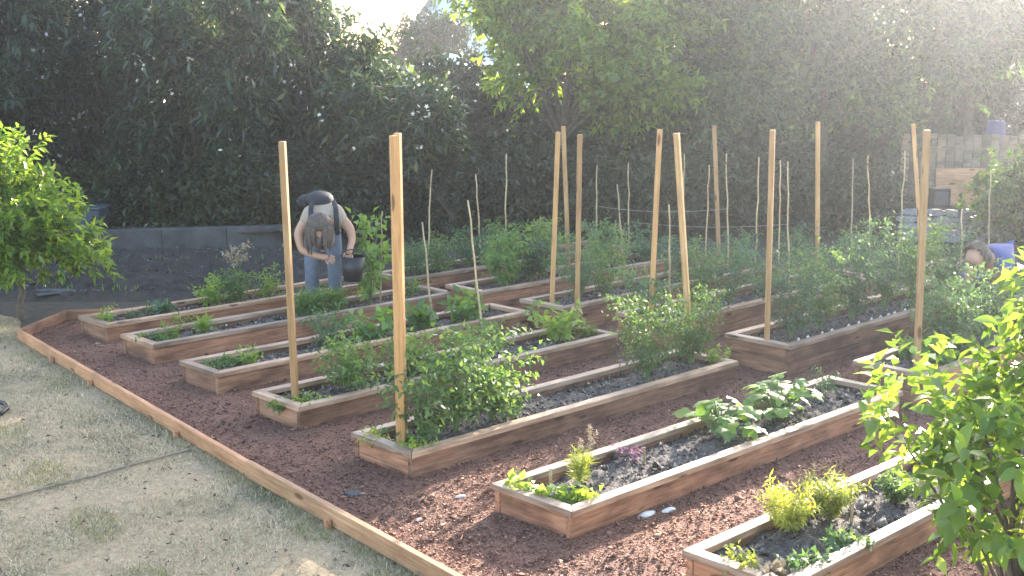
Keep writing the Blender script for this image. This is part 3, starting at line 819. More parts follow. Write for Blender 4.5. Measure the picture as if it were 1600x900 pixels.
# back row
for px, dv, h_, r_, lab, mt in ((1236, .02, .66, .26, 'first', 'leaf_bluegreen'), (1282, .0, .76, .28, 'second', 'leaf_tomato'), (1332, .02, .80, .28, 'third', 'leaf_bluegreen'), (1382, .0, .86, .28, 'fourth', 'leaf_bluegreen'), (1424, .0, .84, .26, 'fifth', 'leaf_tomato'), (1470, 0, .66, .26, 'sixth', 'leaf_bluegreen')):
    tomato('R2', px, dv, h_, r_, lab + ' tomato bush of the row, counted from the post', mat=mt, per=15)
for i, px in enumerate((1248, 1262, 1285, 1300, 1326, 1342, 1362, 1376, 1388, 1398, 1414)):
    b_ = soilpt('R2', px, .2)
    mb = MB(); mb.add([(-.011, 0, -.03), (.011, 0, -.03), (.013, .002, .06), (0, .003, .075), (-.013, .002, .06), (-.011, .004, -.03), (.011, .004, -.03), (.013, .006, .06), (0, .007, .075), (-.013, .006, .06)],
           [(0, 1, 2, 3, 4), (9, 8, 7, 6, 5), (0, 5, 6, 1), (1, 6, 7, 2), (2, 7, 8, 3), (3, 8, 9, 4), (4, 9, 5, 0)])
    tag(obj('plant_marker', mb.mesh('plant_marker', 'white_paint'), None, b_, random.uniform(-.6, .6)), ('first second third fourth fifth sixth seventh eighth ninth tenth eleventh'.split()[i]) + ' white plant marker before the tomato row, counted from the post', 'plant marker', 'white plant markers along the tomato row')
tomato('R1', 1478, -.02, .62, .30, 'dark dense tomato bush beside the thick right post', mat='leaf_bluegreen', nst=11, per=18)
tomato('R1', 1535, .0, .66, .28, 'dark tomato bush half behind the citrus leaves', mat='leaf_bluegreen', nst=10, per=16)
tomato('R1', 1600, .0, .6, .28, 'tomato bush at the right picture edge', mat='leaf_tomato', nst=8, per=12)
plant('leafy_greens', soilpt('R1', 1462, .08), .16, .12, 'low leafy greens at the foot of the thick right post', 'plant', 'leaf_squash', .09, .06, 9, 5, 3, .06, GL)
plant('leafy_greens', soilpt('R1', 1425, -.12), .16, .10, 'low leafy greens left of the thick right post', 'plant', 'leaf_squash', .08, .05, 7, 5, 3, .06, GL)
plant('leafy_greens', soilpt('R1', 1500, .1), .15, .12, 'low leafy greens before the dark tomato bush', 'plant', 'leaf_squash', .09, .06, 8, 5, 3, .06, GL)
for px, h_, r_, lab, mt in ((1088, .66, .24, 'bright tomato bush right of the leaning posts', 'leaf_tomato'), (1140, .64, .26, 'grey green tomato bush between leaning posts and row post', 'leaf_bluegreen'), (1196, .62, .26, 'grey green bush behind the post of the tomato row', 'leaf_bluegreen'), (1010, .5, .2, 'leafy bush behind the feathery tomato, left', 'leaf_bluegreen'), (1270, .5, .26, 'bush rising behind the tomato row, left one', 'leaf_bluegreen'), (1340, .52, .26, 'bush rising behind the tomato row, right one', 'leaf_bluegreen')):
    tomato('R3', px, 0, h_, r_, lab, mat=mt, nst=7, per=12)
for px, h_, r_, lab, mt in ((905, .68, .25, 'rounded feathery bush behind the middle posts', 'leaf_bluegreen'), (948, .66, .25, 'rounded feathery bush right of the middle posts', 'leaf_tomato'), (1065, .5, .24, 'far bush behind the leaning posts', 'leaf_bluegreen'), (1150, .42, .24, 'far low bush near the slim post', 'leaf_bluegreen'), (1235, .4, .24, 'far low bush behind the row post', 'leaf_bluegreen')):
    tomato('R4', px, 0, h_, r_, lab, mat=mt, nst=8, per=13, L=.045, W=.02)
for px, h_, r_, lab, mt in ((785, .58, .24, 'spreading leafy bush left of the middle posts', 'leaf_squash'), (830, .62, .26, 'leafy bush touching the middle posts on their left', 'leaf_bluegreen'), (845, .72, .16, 'taller wispy plant above the leafy bush', 'leaf_tomato'), (940, .5, .24, 'far bush showing above the rounded feathery bush', 'leaf_bluegreen'), (1010, .35, .22, 'far low greenery between the posts', 'leaf_bluegreen')):
    tomato('R5', px, 0, h_, r_, lab, mat=mt, nst=7, per=11, L=.06, W=.032)
for px, h_, r_, lab, mt in ((650, .42, .22, 'far bush just right of the thick left post', 'leaf_bluegreen'), (690, .40, .24, 'far bush with feathery leaves, second from thick left post', 'leaf_tomato'), (735, .46, .24, 'far bush, third from the thick left post', 'leaf_bluegreen'), (785, .48, .24, 'far bush, fourth from the thick left post', 'leaf_tomato'), (850, .4, .22, 'far bush behind the middle posts', 'leaf_bluegreen')):
    tomato('R6', px, 0, h_, r_, lab, mat=mt, nst=7, per=11)
# little stakes and litter
for key, px, dv, h_, lab in (('B', 860, -.14, .13, 'short wooden peg in the bare bed by the strawberries'), ('B', 1006, -.02, .13, 'short wooden peg in the middle of the bare soil'), ('A', 1330, .0, .12, 'short wooden peg in the nearest bed beside the herbs')):
    mb = MB(); mb.box((-.009, -.004, -.05), (.009, .004, h_)); tag(obj('wooden_peg', mb.mesh('wooden_peg', 'cane_wood', bevel=.0015), None, soilpt(key, px, dv), .5), lab, 'peg', 'short pegs')
def scrap(px, py, sx, sy, sz, rz, mat, name, label, cat):
    bm = bmesh.new(); bmesh.ops.create_icosphere(bm, subdivisions=2, radius=1)
    for v_ in bm.verts:
        k = 1 + .22 * math.sin(v_.co.x * 5 + px) * math.cos(v_.co.y * 4 + py)
        v_.co = Vector((v_.co.x * sx * k, v_.co.y * sy * k, max(v_.co.z, -.4) * sz))
    me = bpy.data.meshes.new(name); bm.to_mesh(me); bm.free(); me.materials.append(MATS[mat])
    p = at_z(px, py, 0)
    tag(obj(name, me, None, (p[0], p[1], sz * .35), rz), label, cat)
scrap(1010, 806, .07, .025, .018, .75, 'paper', 'wood_scrap', 'pale scrap of wood lying against the bare bed, left piece', 'scrap')
scrap(1045, 799, .05, .022, .016, .75, 'paper', 'wood_scrap', 'pale scrap of wood lying against the bare bed, right piece', 'scrap')
scrap(720, 777, .035, .015, .012, .4, 'paper', 'paper_scrap', 'white paper scrap on the mulch before the bare bed', 'scrap')
scrap(655, 813, .02, .012, .01, .2, 'paper', 'paper_scrap', 'tiny pale scrap on the mulch near the edging', 'scrap')
scrap(553, 772, .06, .05, .012, .2, 'concrete', 'flat_stone', 'flat grey stone set in the mulch', 'stone')
scrap(882, 527, .05, .03, .02, .5, 'white_paint', 'white_cup', 'white cup lying beside the far end of the fourth bed', 'cup')
mb = MB()  # thin tube added to stand in for a narrow shadow line on the lawn
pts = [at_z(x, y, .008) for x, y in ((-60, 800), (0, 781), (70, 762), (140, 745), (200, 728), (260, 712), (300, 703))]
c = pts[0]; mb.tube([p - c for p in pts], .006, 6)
tag(obj('hose_and_shade_line', mb.mesh('hose_and_shade_line', 'shade_line_tan', smooth=True), None, c), 'thin brown cord added for the narrow shadow line across the dry lawn', 'hose')
mb = MB()
pts = [at_z(x, y, .02) for x, y in ((-30, 628), (-6, 626), (8, 631), (12, 638), (2, 646), (-20, 648))]
c = pts[0]; mb.tube([p - c for p in pts], .016, 6)
tag(obj('hose_and_shade_line', mb.mesh('hose_and_shade_line', 'black_plastic', smooth=True), None, c), 'black hose end curled on the lawn at left edge', 'hose')

# ------------------------------------------------------------------ citrus bush, right foreground
def citrus_bush():
    base = np.array([2.05, 4.75, 0.0])
    t = thing('citrus_bush', 'bright yellow green citrus bush filling the lower right corner', 'bush', base)
    lobes = [(-.06, 0, .95, .46, .5, .34), (.24, .1, 1.25, .34, .4, .42), (.30, -.05, .62, .34, .45, .32), (.24, .05, 1.62, .20, .22, .26), (.30, -.05, 1.50, .24, .25, .28), (.22, 0, 1.7, .16, .2, .2), (-.36, -.02, 1.02, .2, .3, .18), (.40, -.2, .36, .30, .35, .28), (.42, -.25, .75, .3, .35, .35)]
    cc, cd = in_lobes(lobes, 140, .38)
    n = 820
    k = R.integers(0, 140, n)
    c = cc[k] + R.normal(size=(n, 3)) * .07; d = unit(cd[k] * .8 + R.normal(size=(n, 3)) * .5 + np.array([0, 0, .35]))
    o, ld, nr, Ls, Ws = twig_leaves(c, d, .14, 6, .088, .042, .8, .25)
    near = np.argsort((o[:, 1] * .8 + o[:, 0] * .25 - .2 * o[:, 2]) + R.normal(size=len(o)) * .1)
    pick, rest = near[:280], near[280:]
    shapes = [broad_leaf(.098, .050, 'leaf_citrus'), broad_leaf(.115, .050, 'leaf_citrus'), broad_leaf(.085, .047, 'leaf_citrus')]
    for i in pick:
        place_leaf(shapes[i % 3], o[i], ld[i], t, .75 + .5 * random.random(), random.uniform(-.6, .6))
    V, Fq = leaf_quads(o[rest], ld[rest], nr[rest], Ls[rest], Ws[rest])
    f_ = obj('foliage', npmesh('foliage', V, Fq, 'leaf_citrus'), t); f_['kind'] = 'stuff'
    mb = MB()
    for i in range(40):
        e = cc[i]; mid = e * .5 + np.array([0, 0, .1]) + R.normal(size=3) * .04
        mb.tube([(0, 0, -.05), e * .15 + (0, 0, .15), mid, e], [.022, .016, .009, .004], 6)
    obj('trunk', mb.mesh('trunk', 'bark', smooth=True), t)
citrus_bush()

# ------------------------------------------------------------------ trees and hedges
def tree(name, label, cat, loc, lobes, clumps, twigs, K, TL, L, W, mat, base_r=.09, fork=1.0, limbs=14, stems=1, group=None, sig=.22, fl=None, droop=.25):
    t = thing(name, label, cat, loc, 0, group)
    me, cc, tips = crown_mesh('crown', lobes, clumps, twigs, K, TL, L, W, mat, sig, droop)
    cr = obj('crown', me, t)
    obj('trunk', trunk_mesh('trunk', base_r, fork, cc, limbs, stems=stems), t)
    if fl:
        n_, s_ = fl
        # blossoms in bunches at twig tips on the outside
        k = np.concatenate([np.repeat(R.choice(len(tips), n_ // 14), 3), R.choice(len(tips), n_ // 8)]); ce = np.repeat(tips[k], 3, 0) + R.normal(size=(len(k) * 3, 3)) * .11
        ce = np.repeat(ce, 5, 0); m_ = len(ce); a = np.tile(np.arange(5) * 1.2566, m_ // 5)
        nn = np.repeat(rdirs(m_ // 5), 5, 0)
        p1 = unit(np.cross(nn, (0.3, 0.5, 1.0))); p2 = np.cross(nn, p1)
        dd = unit(np.cos(a)[:, None] * p1 + np.sin(a)[:, None] * p2 + nn * .3)
        V, Fq = leaf_quads(ce, dd, nn, np.full(m_, s_), np.full(m_, s_ * .8))
        b_ = obj('blossom', npmesh('blossom', V, Fq, 'petal_white'), cr); b_['kind'] = 'stuff'
    return t
p = at_z(33, 498, 0)
tree('citrus_tree', 'small bright green citrus tree standing on the lawn at left', 'tree', p, [(-.15, 0, 1.05, .72, .65, .5), (-.2, 0, 1.5, .36, .36, .36), (.32, -.1, .72, .42, .4, .26), (-.5, .1, 1.2, .5, .5, .4), (.2, 0, 1.35, .2, .2, .3)],
     85, 1050, 9, .15, .10, .045, 'leaf_citrus', .035, .5, 16, sig=.1)
OL = [(-9.4, 19.0, 5.2, 1.35), (-7.6, 18.0, 4.7, 1.2), (-5.75, 19.3, 5.4, 1.15), (-4.25, 18.0, 4.5, 1.05), (-2.85, 18.9, 3.3, .95), (-1.75, 18.1, 2.05, .8)]
OLL = ['tall dark oleander at the left picture edge above the citrus tree', 'dark oleander with white blossoms, second from the left edge', 'dark oleander above the pale gap in the hedge', 'dark oleander behind the leftmost post', 'sunlit oleander below the patch of white sky', 'low oleander before the distant roof']
for (x, y, h, r), lab in zip(OL, OLL):
    lobes = [(0, 0, h * .45, r, r, h * .36), (-.3 * r, 0, h * .72, r * .8, r * .8, h * .25), (.4 * r, -.2, h * .62, r * .75, r * .8, h * .26), (.1, -.35 * r, h * .30, r * .85, r * .6, h * .2), (-.3, .3, h * .33, r * .9, r * .7, h * .22)]
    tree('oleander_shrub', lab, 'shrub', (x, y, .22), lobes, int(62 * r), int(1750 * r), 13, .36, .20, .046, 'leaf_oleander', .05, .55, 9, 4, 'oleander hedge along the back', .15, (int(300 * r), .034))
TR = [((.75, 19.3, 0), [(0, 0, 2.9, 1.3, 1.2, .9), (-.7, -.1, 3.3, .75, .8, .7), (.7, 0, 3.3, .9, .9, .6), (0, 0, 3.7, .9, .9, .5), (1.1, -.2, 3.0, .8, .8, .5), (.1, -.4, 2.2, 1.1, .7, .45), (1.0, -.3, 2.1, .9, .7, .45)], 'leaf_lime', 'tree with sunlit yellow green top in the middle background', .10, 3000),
      ((2.7, 19.8, .1), [(0, 0, 2.6, 1.3, 1.2, .9), (.4, -.1, 3.1, 1.1, 1.1, .75), (-.6, 0, 1.8, .9, .9, .6), (.6, -.3, 1.7, 1.0, .9, .5)], 'leaf_grey_tree', 'hazy grey green tree right of the sunlit one', .09, 2800),
      ((5.0, 20.3, .2), [(0, 0, 2.5, 1.4, 1.2, .9), (.2, -.1, 3.2, 1.2, 1.1, .8), (.5, -.2, 1.7, 1.1, .9, .6), (-.7, 0, 1.8, .9, .9, .5)], 'leaf_grey_tree', 'hazy tree behind the tomato row posts', .1, 2800),
      ((7.4, 20.6, .2), [(0, 0, 2.9, 1.4, 1.2, .8), (.3, 0, 3.3, 1.2, 1.1, .7), (-.6, -.2, 2.2, 1.0, .9, .5)], 'leaf_grey_tree', 'hazy tree above the wooden fence', .1, 2600),
      ((9.8, 20.0, .2), [(0, 0, 2.6, 1.4, 1.2, .9), (0, 0, 3.8, 1.2, 1.1, .9)], 'leaf_tree', 'tree at the far right edge beyond the fence', .1, 2200)]
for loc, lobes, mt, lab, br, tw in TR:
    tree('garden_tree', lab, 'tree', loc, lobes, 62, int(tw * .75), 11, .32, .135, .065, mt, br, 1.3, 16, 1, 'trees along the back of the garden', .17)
# added tall trees, mostly unseen above the picture, break the low sun into shafts
for (x, y), lobes, nc, tw, lab in (((18.6, 25.0), [(0, 0, 10.6, 3.6, 2.0, 1.6), (-3.6, 0, 8.0, 1.6, 1.4, 1.8), (3.6, 0, 8.6, 1.6, 1.4, 2.0)], 16, 900, 'added open crowned tree breaking up the sunlight, beyond the fence at far right'),
                                   ((6.9, 26.0), [(0, 0, 6.6, 1.9, 1.6, 1.8), (-1.0, 0, 5.2, 1.2, 1.2, 1.0)], 6, 300, 'added open crowned tree breaking up the sunlight, beyond the fence nearer the middle')):
    tree('added_shaft_tree', lab, 'tree', (x, y, .1), lobes, nc, tw, 11, .42, .22, .11, 'leaf_grey_tree', .2, 4.2, 22, 1, 'added trees breaking up the sunlight', .30)
# dense dark hedge behind everything
for i, (x, y, h) in enumerate([(-10.5, 22.5, 4.6), (-7.5, 23, 4.8), (-4.8, 23.2, 4.2), (-2.6, 22.0, 2.0), (-.6, 21.8, 2.1), (1.6, 22.2, 2.4), (3.9, 22.8, 2.6), (6.0, 24.4, 2.6), (8.6, 24.6, 3.0), (11.2, 24.0, 3.2)]):
    LB = ['far dark shrub behind the left edge oleander', 'far dark shrub behind the second oleander', 'far dark shrub behind the post side oleander', 'dark understory shrub right of the thick left post', 'dark understory shrub left of the middle posts', 'dark understory shrub behind the middle posts',
          'dark understory shrub behind the slim far post', 'dark shrub behind the fence, left', 'dark shrub behind the fence, middle', 'dark shrub beyond the right picture edge']
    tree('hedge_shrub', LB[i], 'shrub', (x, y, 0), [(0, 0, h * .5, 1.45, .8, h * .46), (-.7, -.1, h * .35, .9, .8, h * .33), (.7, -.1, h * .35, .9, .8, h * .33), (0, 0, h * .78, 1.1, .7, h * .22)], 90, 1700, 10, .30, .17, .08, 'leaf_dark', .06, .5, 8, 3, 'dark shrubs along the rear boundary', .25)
LOW = [(-1.2, 17.6, 1.5, 'low dark shrub in the shade right of the thick left post'), (.3, 17.9, 1.45, 'low dark shrub in the shade left of the middle posts'), (1.7, 17.7, 1.25, 'low dark shrub in the shade between middle and leaning posts'),
       (3.1, 17.9, 1.3, 'low dark shrub in the shade behind the leaning posts'), (4.5, 17.8, 1.15, 'low dark shrub in the shade behind the tomato row'), (-2.7, 17.4, 1.2, 'low dark shrub behind the bending person'), (-3.7, 17.1, .9, 'low dark shrub on the terrace above the right end of the concrete wall'), (-5.6, 17.2, .95, 'low dark shrub on the terrace above the middle of the concrete wall'), (-7.2, 17.3, 1.0, 'low dark shrub on the terrace behind the blue bin')]
for x, y, h, lab in LOW:
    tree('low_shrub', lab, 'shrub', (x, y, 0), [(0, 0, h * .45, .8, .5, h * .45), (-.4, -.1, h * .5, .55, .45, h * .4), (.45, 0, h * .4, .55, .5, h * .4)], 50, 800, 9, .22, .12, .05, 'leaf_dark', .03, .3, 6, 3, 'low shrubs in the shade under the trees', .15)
tree('right_shrub', 'dark leafy shrub right of the stone wall', 'shrub', (7.0, 16.6, 0), [(0, 0, .5, .75, .6, .45), (-.35, 0, .65, .45, .45, .3), (.5, 0, .75, .6, .5, .35)], 60, 900, 9, .16, .10, .05, 'leaf_tree', .05, .4, 8, 3, None, .16)

# ------------------------------------------------------------------ walls, fence, far buildings
a, b2 = at_z(150, 397, 0), at_z(455, 388, 0)
d = b2[:2] - a[:2]; Lw = float(np.linalg.norm(d))
t = thing('concrete_wall', 'low grey concrete wall behind the dark planting plot', 'wall', (a[0], a[1], 0), math.atan2(d[1], d[0]))
for i in range(3):
    mb = MB(); mb.box((i * Lw / 3 + .002, 0, -.1), ((i + 1) * Lw / 3 - .002, .16, .30 + random.uniform(-.003, .003))); obj('panel', mb.mesh('panel', 'concrete', bevel=.006), t)
p = at_y(128, 360, 16.3)
t = thing('blue_bin', 'dull blue storage bin at the left end of the concrete wall', 'bin', (p[0], 16.3, .22))
mb = MB(); mb.add([(-.22, 0, 0), (.22, 0, 0), (.25, -.03, .3), (-.25, -.03, .3), (-.22, .4, 0), (.22, .4, 0), (.25, .43, .3), (-.25, .43, .3)], [(0, 1, 2, 3), (5, 4, 7, 6), (1, 5, 6, 2), (4, 0, 3, 7), (3, 2, 6, 7), (4, 5, 1, 0)]); obj('body', mb.mesh('body', 'blue_panel', bevel=.01), t)
mb = MB(); mb.box((-.27, -.05, .301), (.27, .45, .33)); obj('lid', mb.mesh('lid', 'blue_panel', bevel=.01), t)
# sunlit pale shed seen through the gap in the oleanders
# planks/fabric strip at the front of the plot
for i, (x0, y0, x1, y1, lab) in enumerate(((28, 452, 150, 440, 'upper dark strip of weed cloth by the citrus tree'), (60, 470, 160, 462, 'lower dark strip of weed cloth by the citrus tree'))):
    A_, B_ = at_z(x0, y0, 0), at_z(x1, y1, 0)
    dd = B_[:2] - A_[:2]; L_ = float(np.linalg.norm(dd))
    nx = 24
    X, Y = np.meshgrid(np.linspace(0, L_, nx), np.linspace(0, .34, 8))
    Z = .035 + .02 * np.sin(X * 6 + i) + .012 * np.sin(Y * 25 + X * 3)
    ii = np.arange(nx - 1)[None, :] + np.arange(7)[:, None] * nx
    o = obj('weed_cloth', npmesh('weed_cloth', np.stack([X, Y, Z], -1).reshape(-1, 3), np.stack([ii, ii + 1, ii + nx + 1, ii + nx], -1).reshape(-1, 4), 'weed_cloth', True), None, (A_[0], A_[1], 0.0), math.atan2(dd[1], dd[0]))
    md = o.modifiers.new('thickness', 'SOLIDIFY'); md.thickness = .008
    tag(o, lab, 'weed cloth', 'strips of weed cloth')
# sprouts in the dark plot
n = 150
X = R.uniform(-7.2, -3.0, n); Y = 13.0 + .967 * R.integers(0, 3, n) + R.normal(size=n) * .06
o_ = np.stack([X, Y, np.full(n, .07)], 1); o_ = np.repeat(o_, 3, 0)
d_ = unit(R.normal(size=(n * 3, 3)) * [.35, .35, 0] + [0, 0, 1])
V, Fq = leaf_quads(o_, d_, rdirs(n * 3), R.uniform(.03, .10, n * 3), np.full(n * 3, .008))
tag(obj('seedling_rows', npmesh('seedling_rows', V, Fq, 'leaf_squash')), 'thin pale seedlings sprouting in rows on the dark plot', 'seedlings', kind='stuff')
n = 2600
c0 = np.stack([R.uniform(-8.5, -1.5, n), R.uniform(12.9, 18.2, n), np.zeros(n)], 1)
c0 = c0[(c0[:, 1] < 15.8) | (c0[:, 1] > 16.4)]; n = len(c0)
c0[:, 2] = np.where(c0[:, 1] < 16, plotz(c0[:, 0], c0[:, 1]) + .012, np.where(c0[:, 0] < -3.1, .25, .1))
V, Fq = leaf_quads(c0, unit(R.normal(size=(n, 3)) * [1, 1, .3]), unit(R.normal(size=(n, 3)) * .4 + [0, 0, 1]), R.uniform(.03, .09, n), R.uniform(.012, .04, n), .3, .2)
tag(obj('fallen_leaves', npmesh('fallen_leaves', V, Fq, 'litter')), 'fallen brown leaves over the dark plot and terrace', 'leaf litter', kind='stuff')
# fence on the right
f0, f1 = at_y(1405, 300, 20.5), at_y(1720, 300, 20.5)
t = thing('wooden_fence', 'weathered wooden fence behind the stacked stones at right', 'fence', (f0[0], 20.5, .2))
Lf = f1[0] - f0[0]; npk = int(Lf / .145)
for i in range(npk):
    mb = MB(); hh = 1.02 + random.uniform(-.03, .03); mb.box((0, -.01, 0), (.132, .01, hh))
    obj('picket', mb.mesh('picket', 'fence_wood', bevel=.003), t, (i * .145, random.uniform(-.004, .004), 0))
for z in (.2, .8):
    mb = MB(); mb.box((0, 0, -.04), (Lf, .04, .04)); obj('rail', mb.mesh('rail', 'fence_wood', bevel=.003), t, (0, .018, z))
q0 = at_y(1462, 315, 19.2)
mb = MB(); mb.box((0, -.015, 0), (.75, .015, .62))
o = obj('plywood_sheet', mb.mesh('plywood_sheet', 'edging_wood', bevel=.003), None, (q0[0], 19.2, .18)); o.rotation_euler = (-.12, 0, 0)
tag(o, 'tan plywood sheet leaning before the wooden fence', 'plywood')
# stacked stones
s0 = at_z(1388, 372, 0)
t = thing('stone_wall', 'low wall of stacked pale stones before the fence', 'stone wall', (s0[0], 17.0, 0))
bm = bmesh.new(); bmesh.ops.create_cube(bm, size=1); bmesh.ops.bevel(bm, geom=bm.edges[:], offset=.18, segments=2, affect='EDGES')
for v_ in bm.verts: v_.co += Vector((random.uniform(-.04, .04), random.uniform(-.04, .04), random.uniform(-.04, .04)))
sm = bpy.data.meshes.new('stone'); bm.to_mesh(sm); bm.free(); sm.materials.append(MATS['stone'])
for row in range(5):
    x = random.uniform(0, .1)
    while x < 1.75:
        w_ = random.uniform(.16, .34)
        o = obj('stone', sm, t, (x + w_ / 2, random.uniform(-.07, .07), .045 + row * .088), random.uniform(-.25, .25)); o.scale = (w_ * .92, random.uniform(.18, .28), .082)
        x += w_
p = at_y(1467, 322, 17.0)
t = thing('black_box', 'small black box standing on the stacked stones', 'box', (p[0], 17.0, .47))
mb = MB(); mb.box((-.12, -.1, 0), (.12, .1, .26)); obj('case', mb.mesh('case', 'black_plastic', bevel=.012), t)
mb = MB(); mb.box((-.09, -.108, .04), (.09, -.1005, .22)); obj('front_panel', mb.mesh('front_panel', 'weed_cloth', bevel=.003), t)
# blue drum beyond the fence
p = at_y(1557, 190, 21.6)
t = thing('blue_drum', 'blue barrel showing above the fence at right', 'barrel', (p[0], 21.6, .15))
mb = MB(); prof = [(0, .13), (.03, .155), (.3, .16), (.33, .17), (.36, .16), (.7, .16), (.73, .17), (.76, .16), (1.2, .155), (1.25, .12)]
mb.tube([(0, 0, z) for z, r_ in prof], [r_ for z, r_ in prof], 20); obj('body', mb.mesh('body', 'blue_shirt', smooth=True), t)
mb = MB(); mb.tube([(.06, 0, 1.25), (.06, 0, 1.28)], .03, 10); obj('cap', mb.mesh('cap', 'black_plastic'), t)

# distant house with gable, shed roof with white vent box
HX, HY = -3.25, 44.0
t = thing('house', 'distant pale house gable beyond the trees', 'house', (HX, HY, 0))
def part(name, mat, vs, fs, par, bev=0.0): mb = MB(); mb.add(vs, fs); return obj(name, mb.mesh(name, mat, bevel=bev), par)
mb = MB(); w2, hw, hp, dp = 2.3, 3.5, 6.9, 6
vs_ = [(0, 0, 0), (2 * w2, 0, 0), (2 * w2, 0, hw), (w2, 0, hp), (0, 0, hw)]
part('wall', 'pale_blue_paint', vs_ + [(x, dp, z) for x, y, z in vs_], [(0, 1, 2, 3, 4), (9, 8, 7, 6, 5), (0, 5, 6, 1), (1, 6, 7, 2), (4, 9, 5, 0), (2, 7, 8, 3), (3, 8, 9, 4)], t)
sl = (hp - hw) / w2
for s in (-1, 1):
    ex = w2 + s * (w2 + .45); ez = hw - .45 * sl
    q = [(ex, -.4, ez + .02), (w2, -.4, hp + .02), (w2, dp + .4, hp + .02), (ex, dp + .4, ez + .02)]
    part('roof', 'roof_grey', q + [(x, y, z + .22) for x, y, z in q], [(3, 2, 1, 0), (4, 5, 6, 7)] + [(i, (i + 1) % 4, 4 + (i + 1) % 4, 4 + i) for i in range(4)], t)
for wx in (.5, 3.0):
    mb = MB(); mb.box((wx, -.06, 1.2), (wx + 1.1, -.003, 2.5)); fr = obj('window', mb.mesh('window', 'white_paint', bevel=.01), t)
    mb = MB(); mb.box((wx + .1, -.075, 1.3), (wx + 1.0, -.062, 2.4)); obj('pane', mb.mesh('pane', 'black_plastic'), fr)
SX, SY = -2.55, 31.0
t = thing('shed', 'distant shed with pale blue sloping roof and white vent box', 'shed', (SX, SY, 0))
mb = MB(); mb.box((0, 0, 0), (3.0, 3, 1.6)); obj('wall', mb.mesh('wall', 'roof_grey', bevel=.01), t)
q = [(-.2, -.3, 1.62), (3.2, -.3, 1.62), (3.2, 3.3, 2.25), (-.2, 3.3, 2.25)]
rf = part('roof', 'pale_blue_paint', q + [(x, y, z + .06) for x, y, z in q], [(3, 2, 1, 0), (4, 5, 6, 7)] + [(i, (i + 1) % 4, 4 + (i + 1) % 4, 4 + i) for i in range(4)], t)
mb = MB(); mb.box((.75, 2.3, 2.05), (1.25, 2.8, 2.55)); obj('vent_box', mb.mesh('vent_box', 'white_paint', bevel=.015), rf)
tree('far_tree', 'far dark tree crown before the distant house', 'tree', (-2.35, 37, 0), [(0, 0, 2.6, 1.0, .9, .75), (.3, 0, 3.0, .75, .7, .5), (-.5, 0, 2.3, .7, .6, .5)], 60, 900, 10, .3, .14, .08, 'leaf_dark', .1, 1.5, 10)

# ------------------------------------------------------------------ people
def skin(name, verts, edges, rad, mat, parent, sub=2, loc=None):
    me = bpy.data.meshes.new(name); me.from_pydata([tuple(v_) for v_ in verts], edges, [])
    o = obj(name, me, parent, loc)
    md = o.modifiers.new('skin', 'SKIN'); md.use_smooth_shade = True
    for i, r_ in enumerate(rad):
        sv = me.skin_vertices[0].data[i]; sv.radius = r_ if hasattr(r_, '__len__') else (r_, r_); sv.use_root = (i == 0)
    sb = o.modifiers.new('sub', 'SUBSURF'); sb.levels = sub; sb.render_levels = sub
    me.materials.append(MATS[mat])
    return o
def chain(*idx): return [(idx[i], idx[i + 1]) for i in range(len(idx) - 1)]
pp = on_bed(508, -10.03, 0)
face = math.atan2(pp[0], pp[1])
per = thing('person', 'person in pale sleeveless shirt and jeans bending over between two beds', 'person', pp, -face)
# local frame: +x picture right, -y towards the camera
Bv = [(0, .06, .88), (0, -.06, .95), (.01, -.22, .99), (.01, -.36, .98), (0, -.47, .95), (-.03, -.56, .94),
      (-.17, -.36, .95), (-.235, -.42, .84), (-.20, -.46, .69), (-.06, -.52, .645), (.05, -.55, .63),
      (.19, -.35, .96), (.255, -.40, .88), (.275, -.44, .79), (.25, -.52, .72), (.235, -.56, .66),
      (-.10, .05, .84), (-.115, -.03, .50), (-.12, .06, .10), (-.125, -.06, .045), (.10, .05, .84), (.105, -.05, .50), (.11, .06, .10), (.12, -.06, .045)]
Be = chain(0, 1, 2, 3, 4, 5) + chain(3, 6, 7, 8, 9, 10) + chain(3, 11, 12, 13, 14, 15) + chain(0, 16, 17, 18, 19) + chain(0, 20, 21, 22, 23)
Br = [.14, .13, .14, .13, .055, .06, .062, .047, .040, .031, .03, .062, .048, .040, .031, .03, .085, .058, .04, .035, .085, .058, .04, .035]
body = skin('body', Bv, Be, Br, 'skin', per)
# fingers: short chains rooted in each palm
for s, w_, dirv in ((0, np.array([.05, -.55, .63]), np.array([.8, -.3, -.35])), (1, np.array([.235, -.56, .66]), np.array([.1, -.3, -.9]))):
    dirv = dirv / np.linalg.norm(dirv); sx = np.cross(dirv, (0, 1, 0)); sx /= np.linalg.norm(sx); nb = np.cross(dirv, sx)
    for k in range(5):
        if k < 4:
            a_ = w_ + sx * (k - 1.5) * .019; ln = (.072, .08, .076, .06)[k]
            pts = [a_, a_ + dirv * ln * .55, a_ + dirv * ln * .85 + nb * .022, a_ + dirv * ln * .9 + nb * .045]
        else:
            a_ = w_ - sx * .03 - dirv * .02; pts = [a_, a_ - sx * .022 + dirv * .022, a_ - sx * .02 + dirv * .05 + nb * .012]
        skin('finger', pts, chain(*range(len(pts))), [.0095, .009, .0085, .007][:len(pts)], 'skin', body, 1)
skin('shirt', [(0, .02, .925), (0, -.10, .97), (.01, -.24, 1.00), (.01, -.36, .985), (-.15, -.365, .955), (-.185, -.385, .91), (.17, -.355, .965), (.21, -.375, .92), (0, -.44, .96)], chain(0, 1, 2, 3) + chain(3, 4, 5) + chain(3, 6, 7) + [(3, 8)], [.155, .15, .16, .15, .085, .07, .085, .07, .075], 'shirt', per)
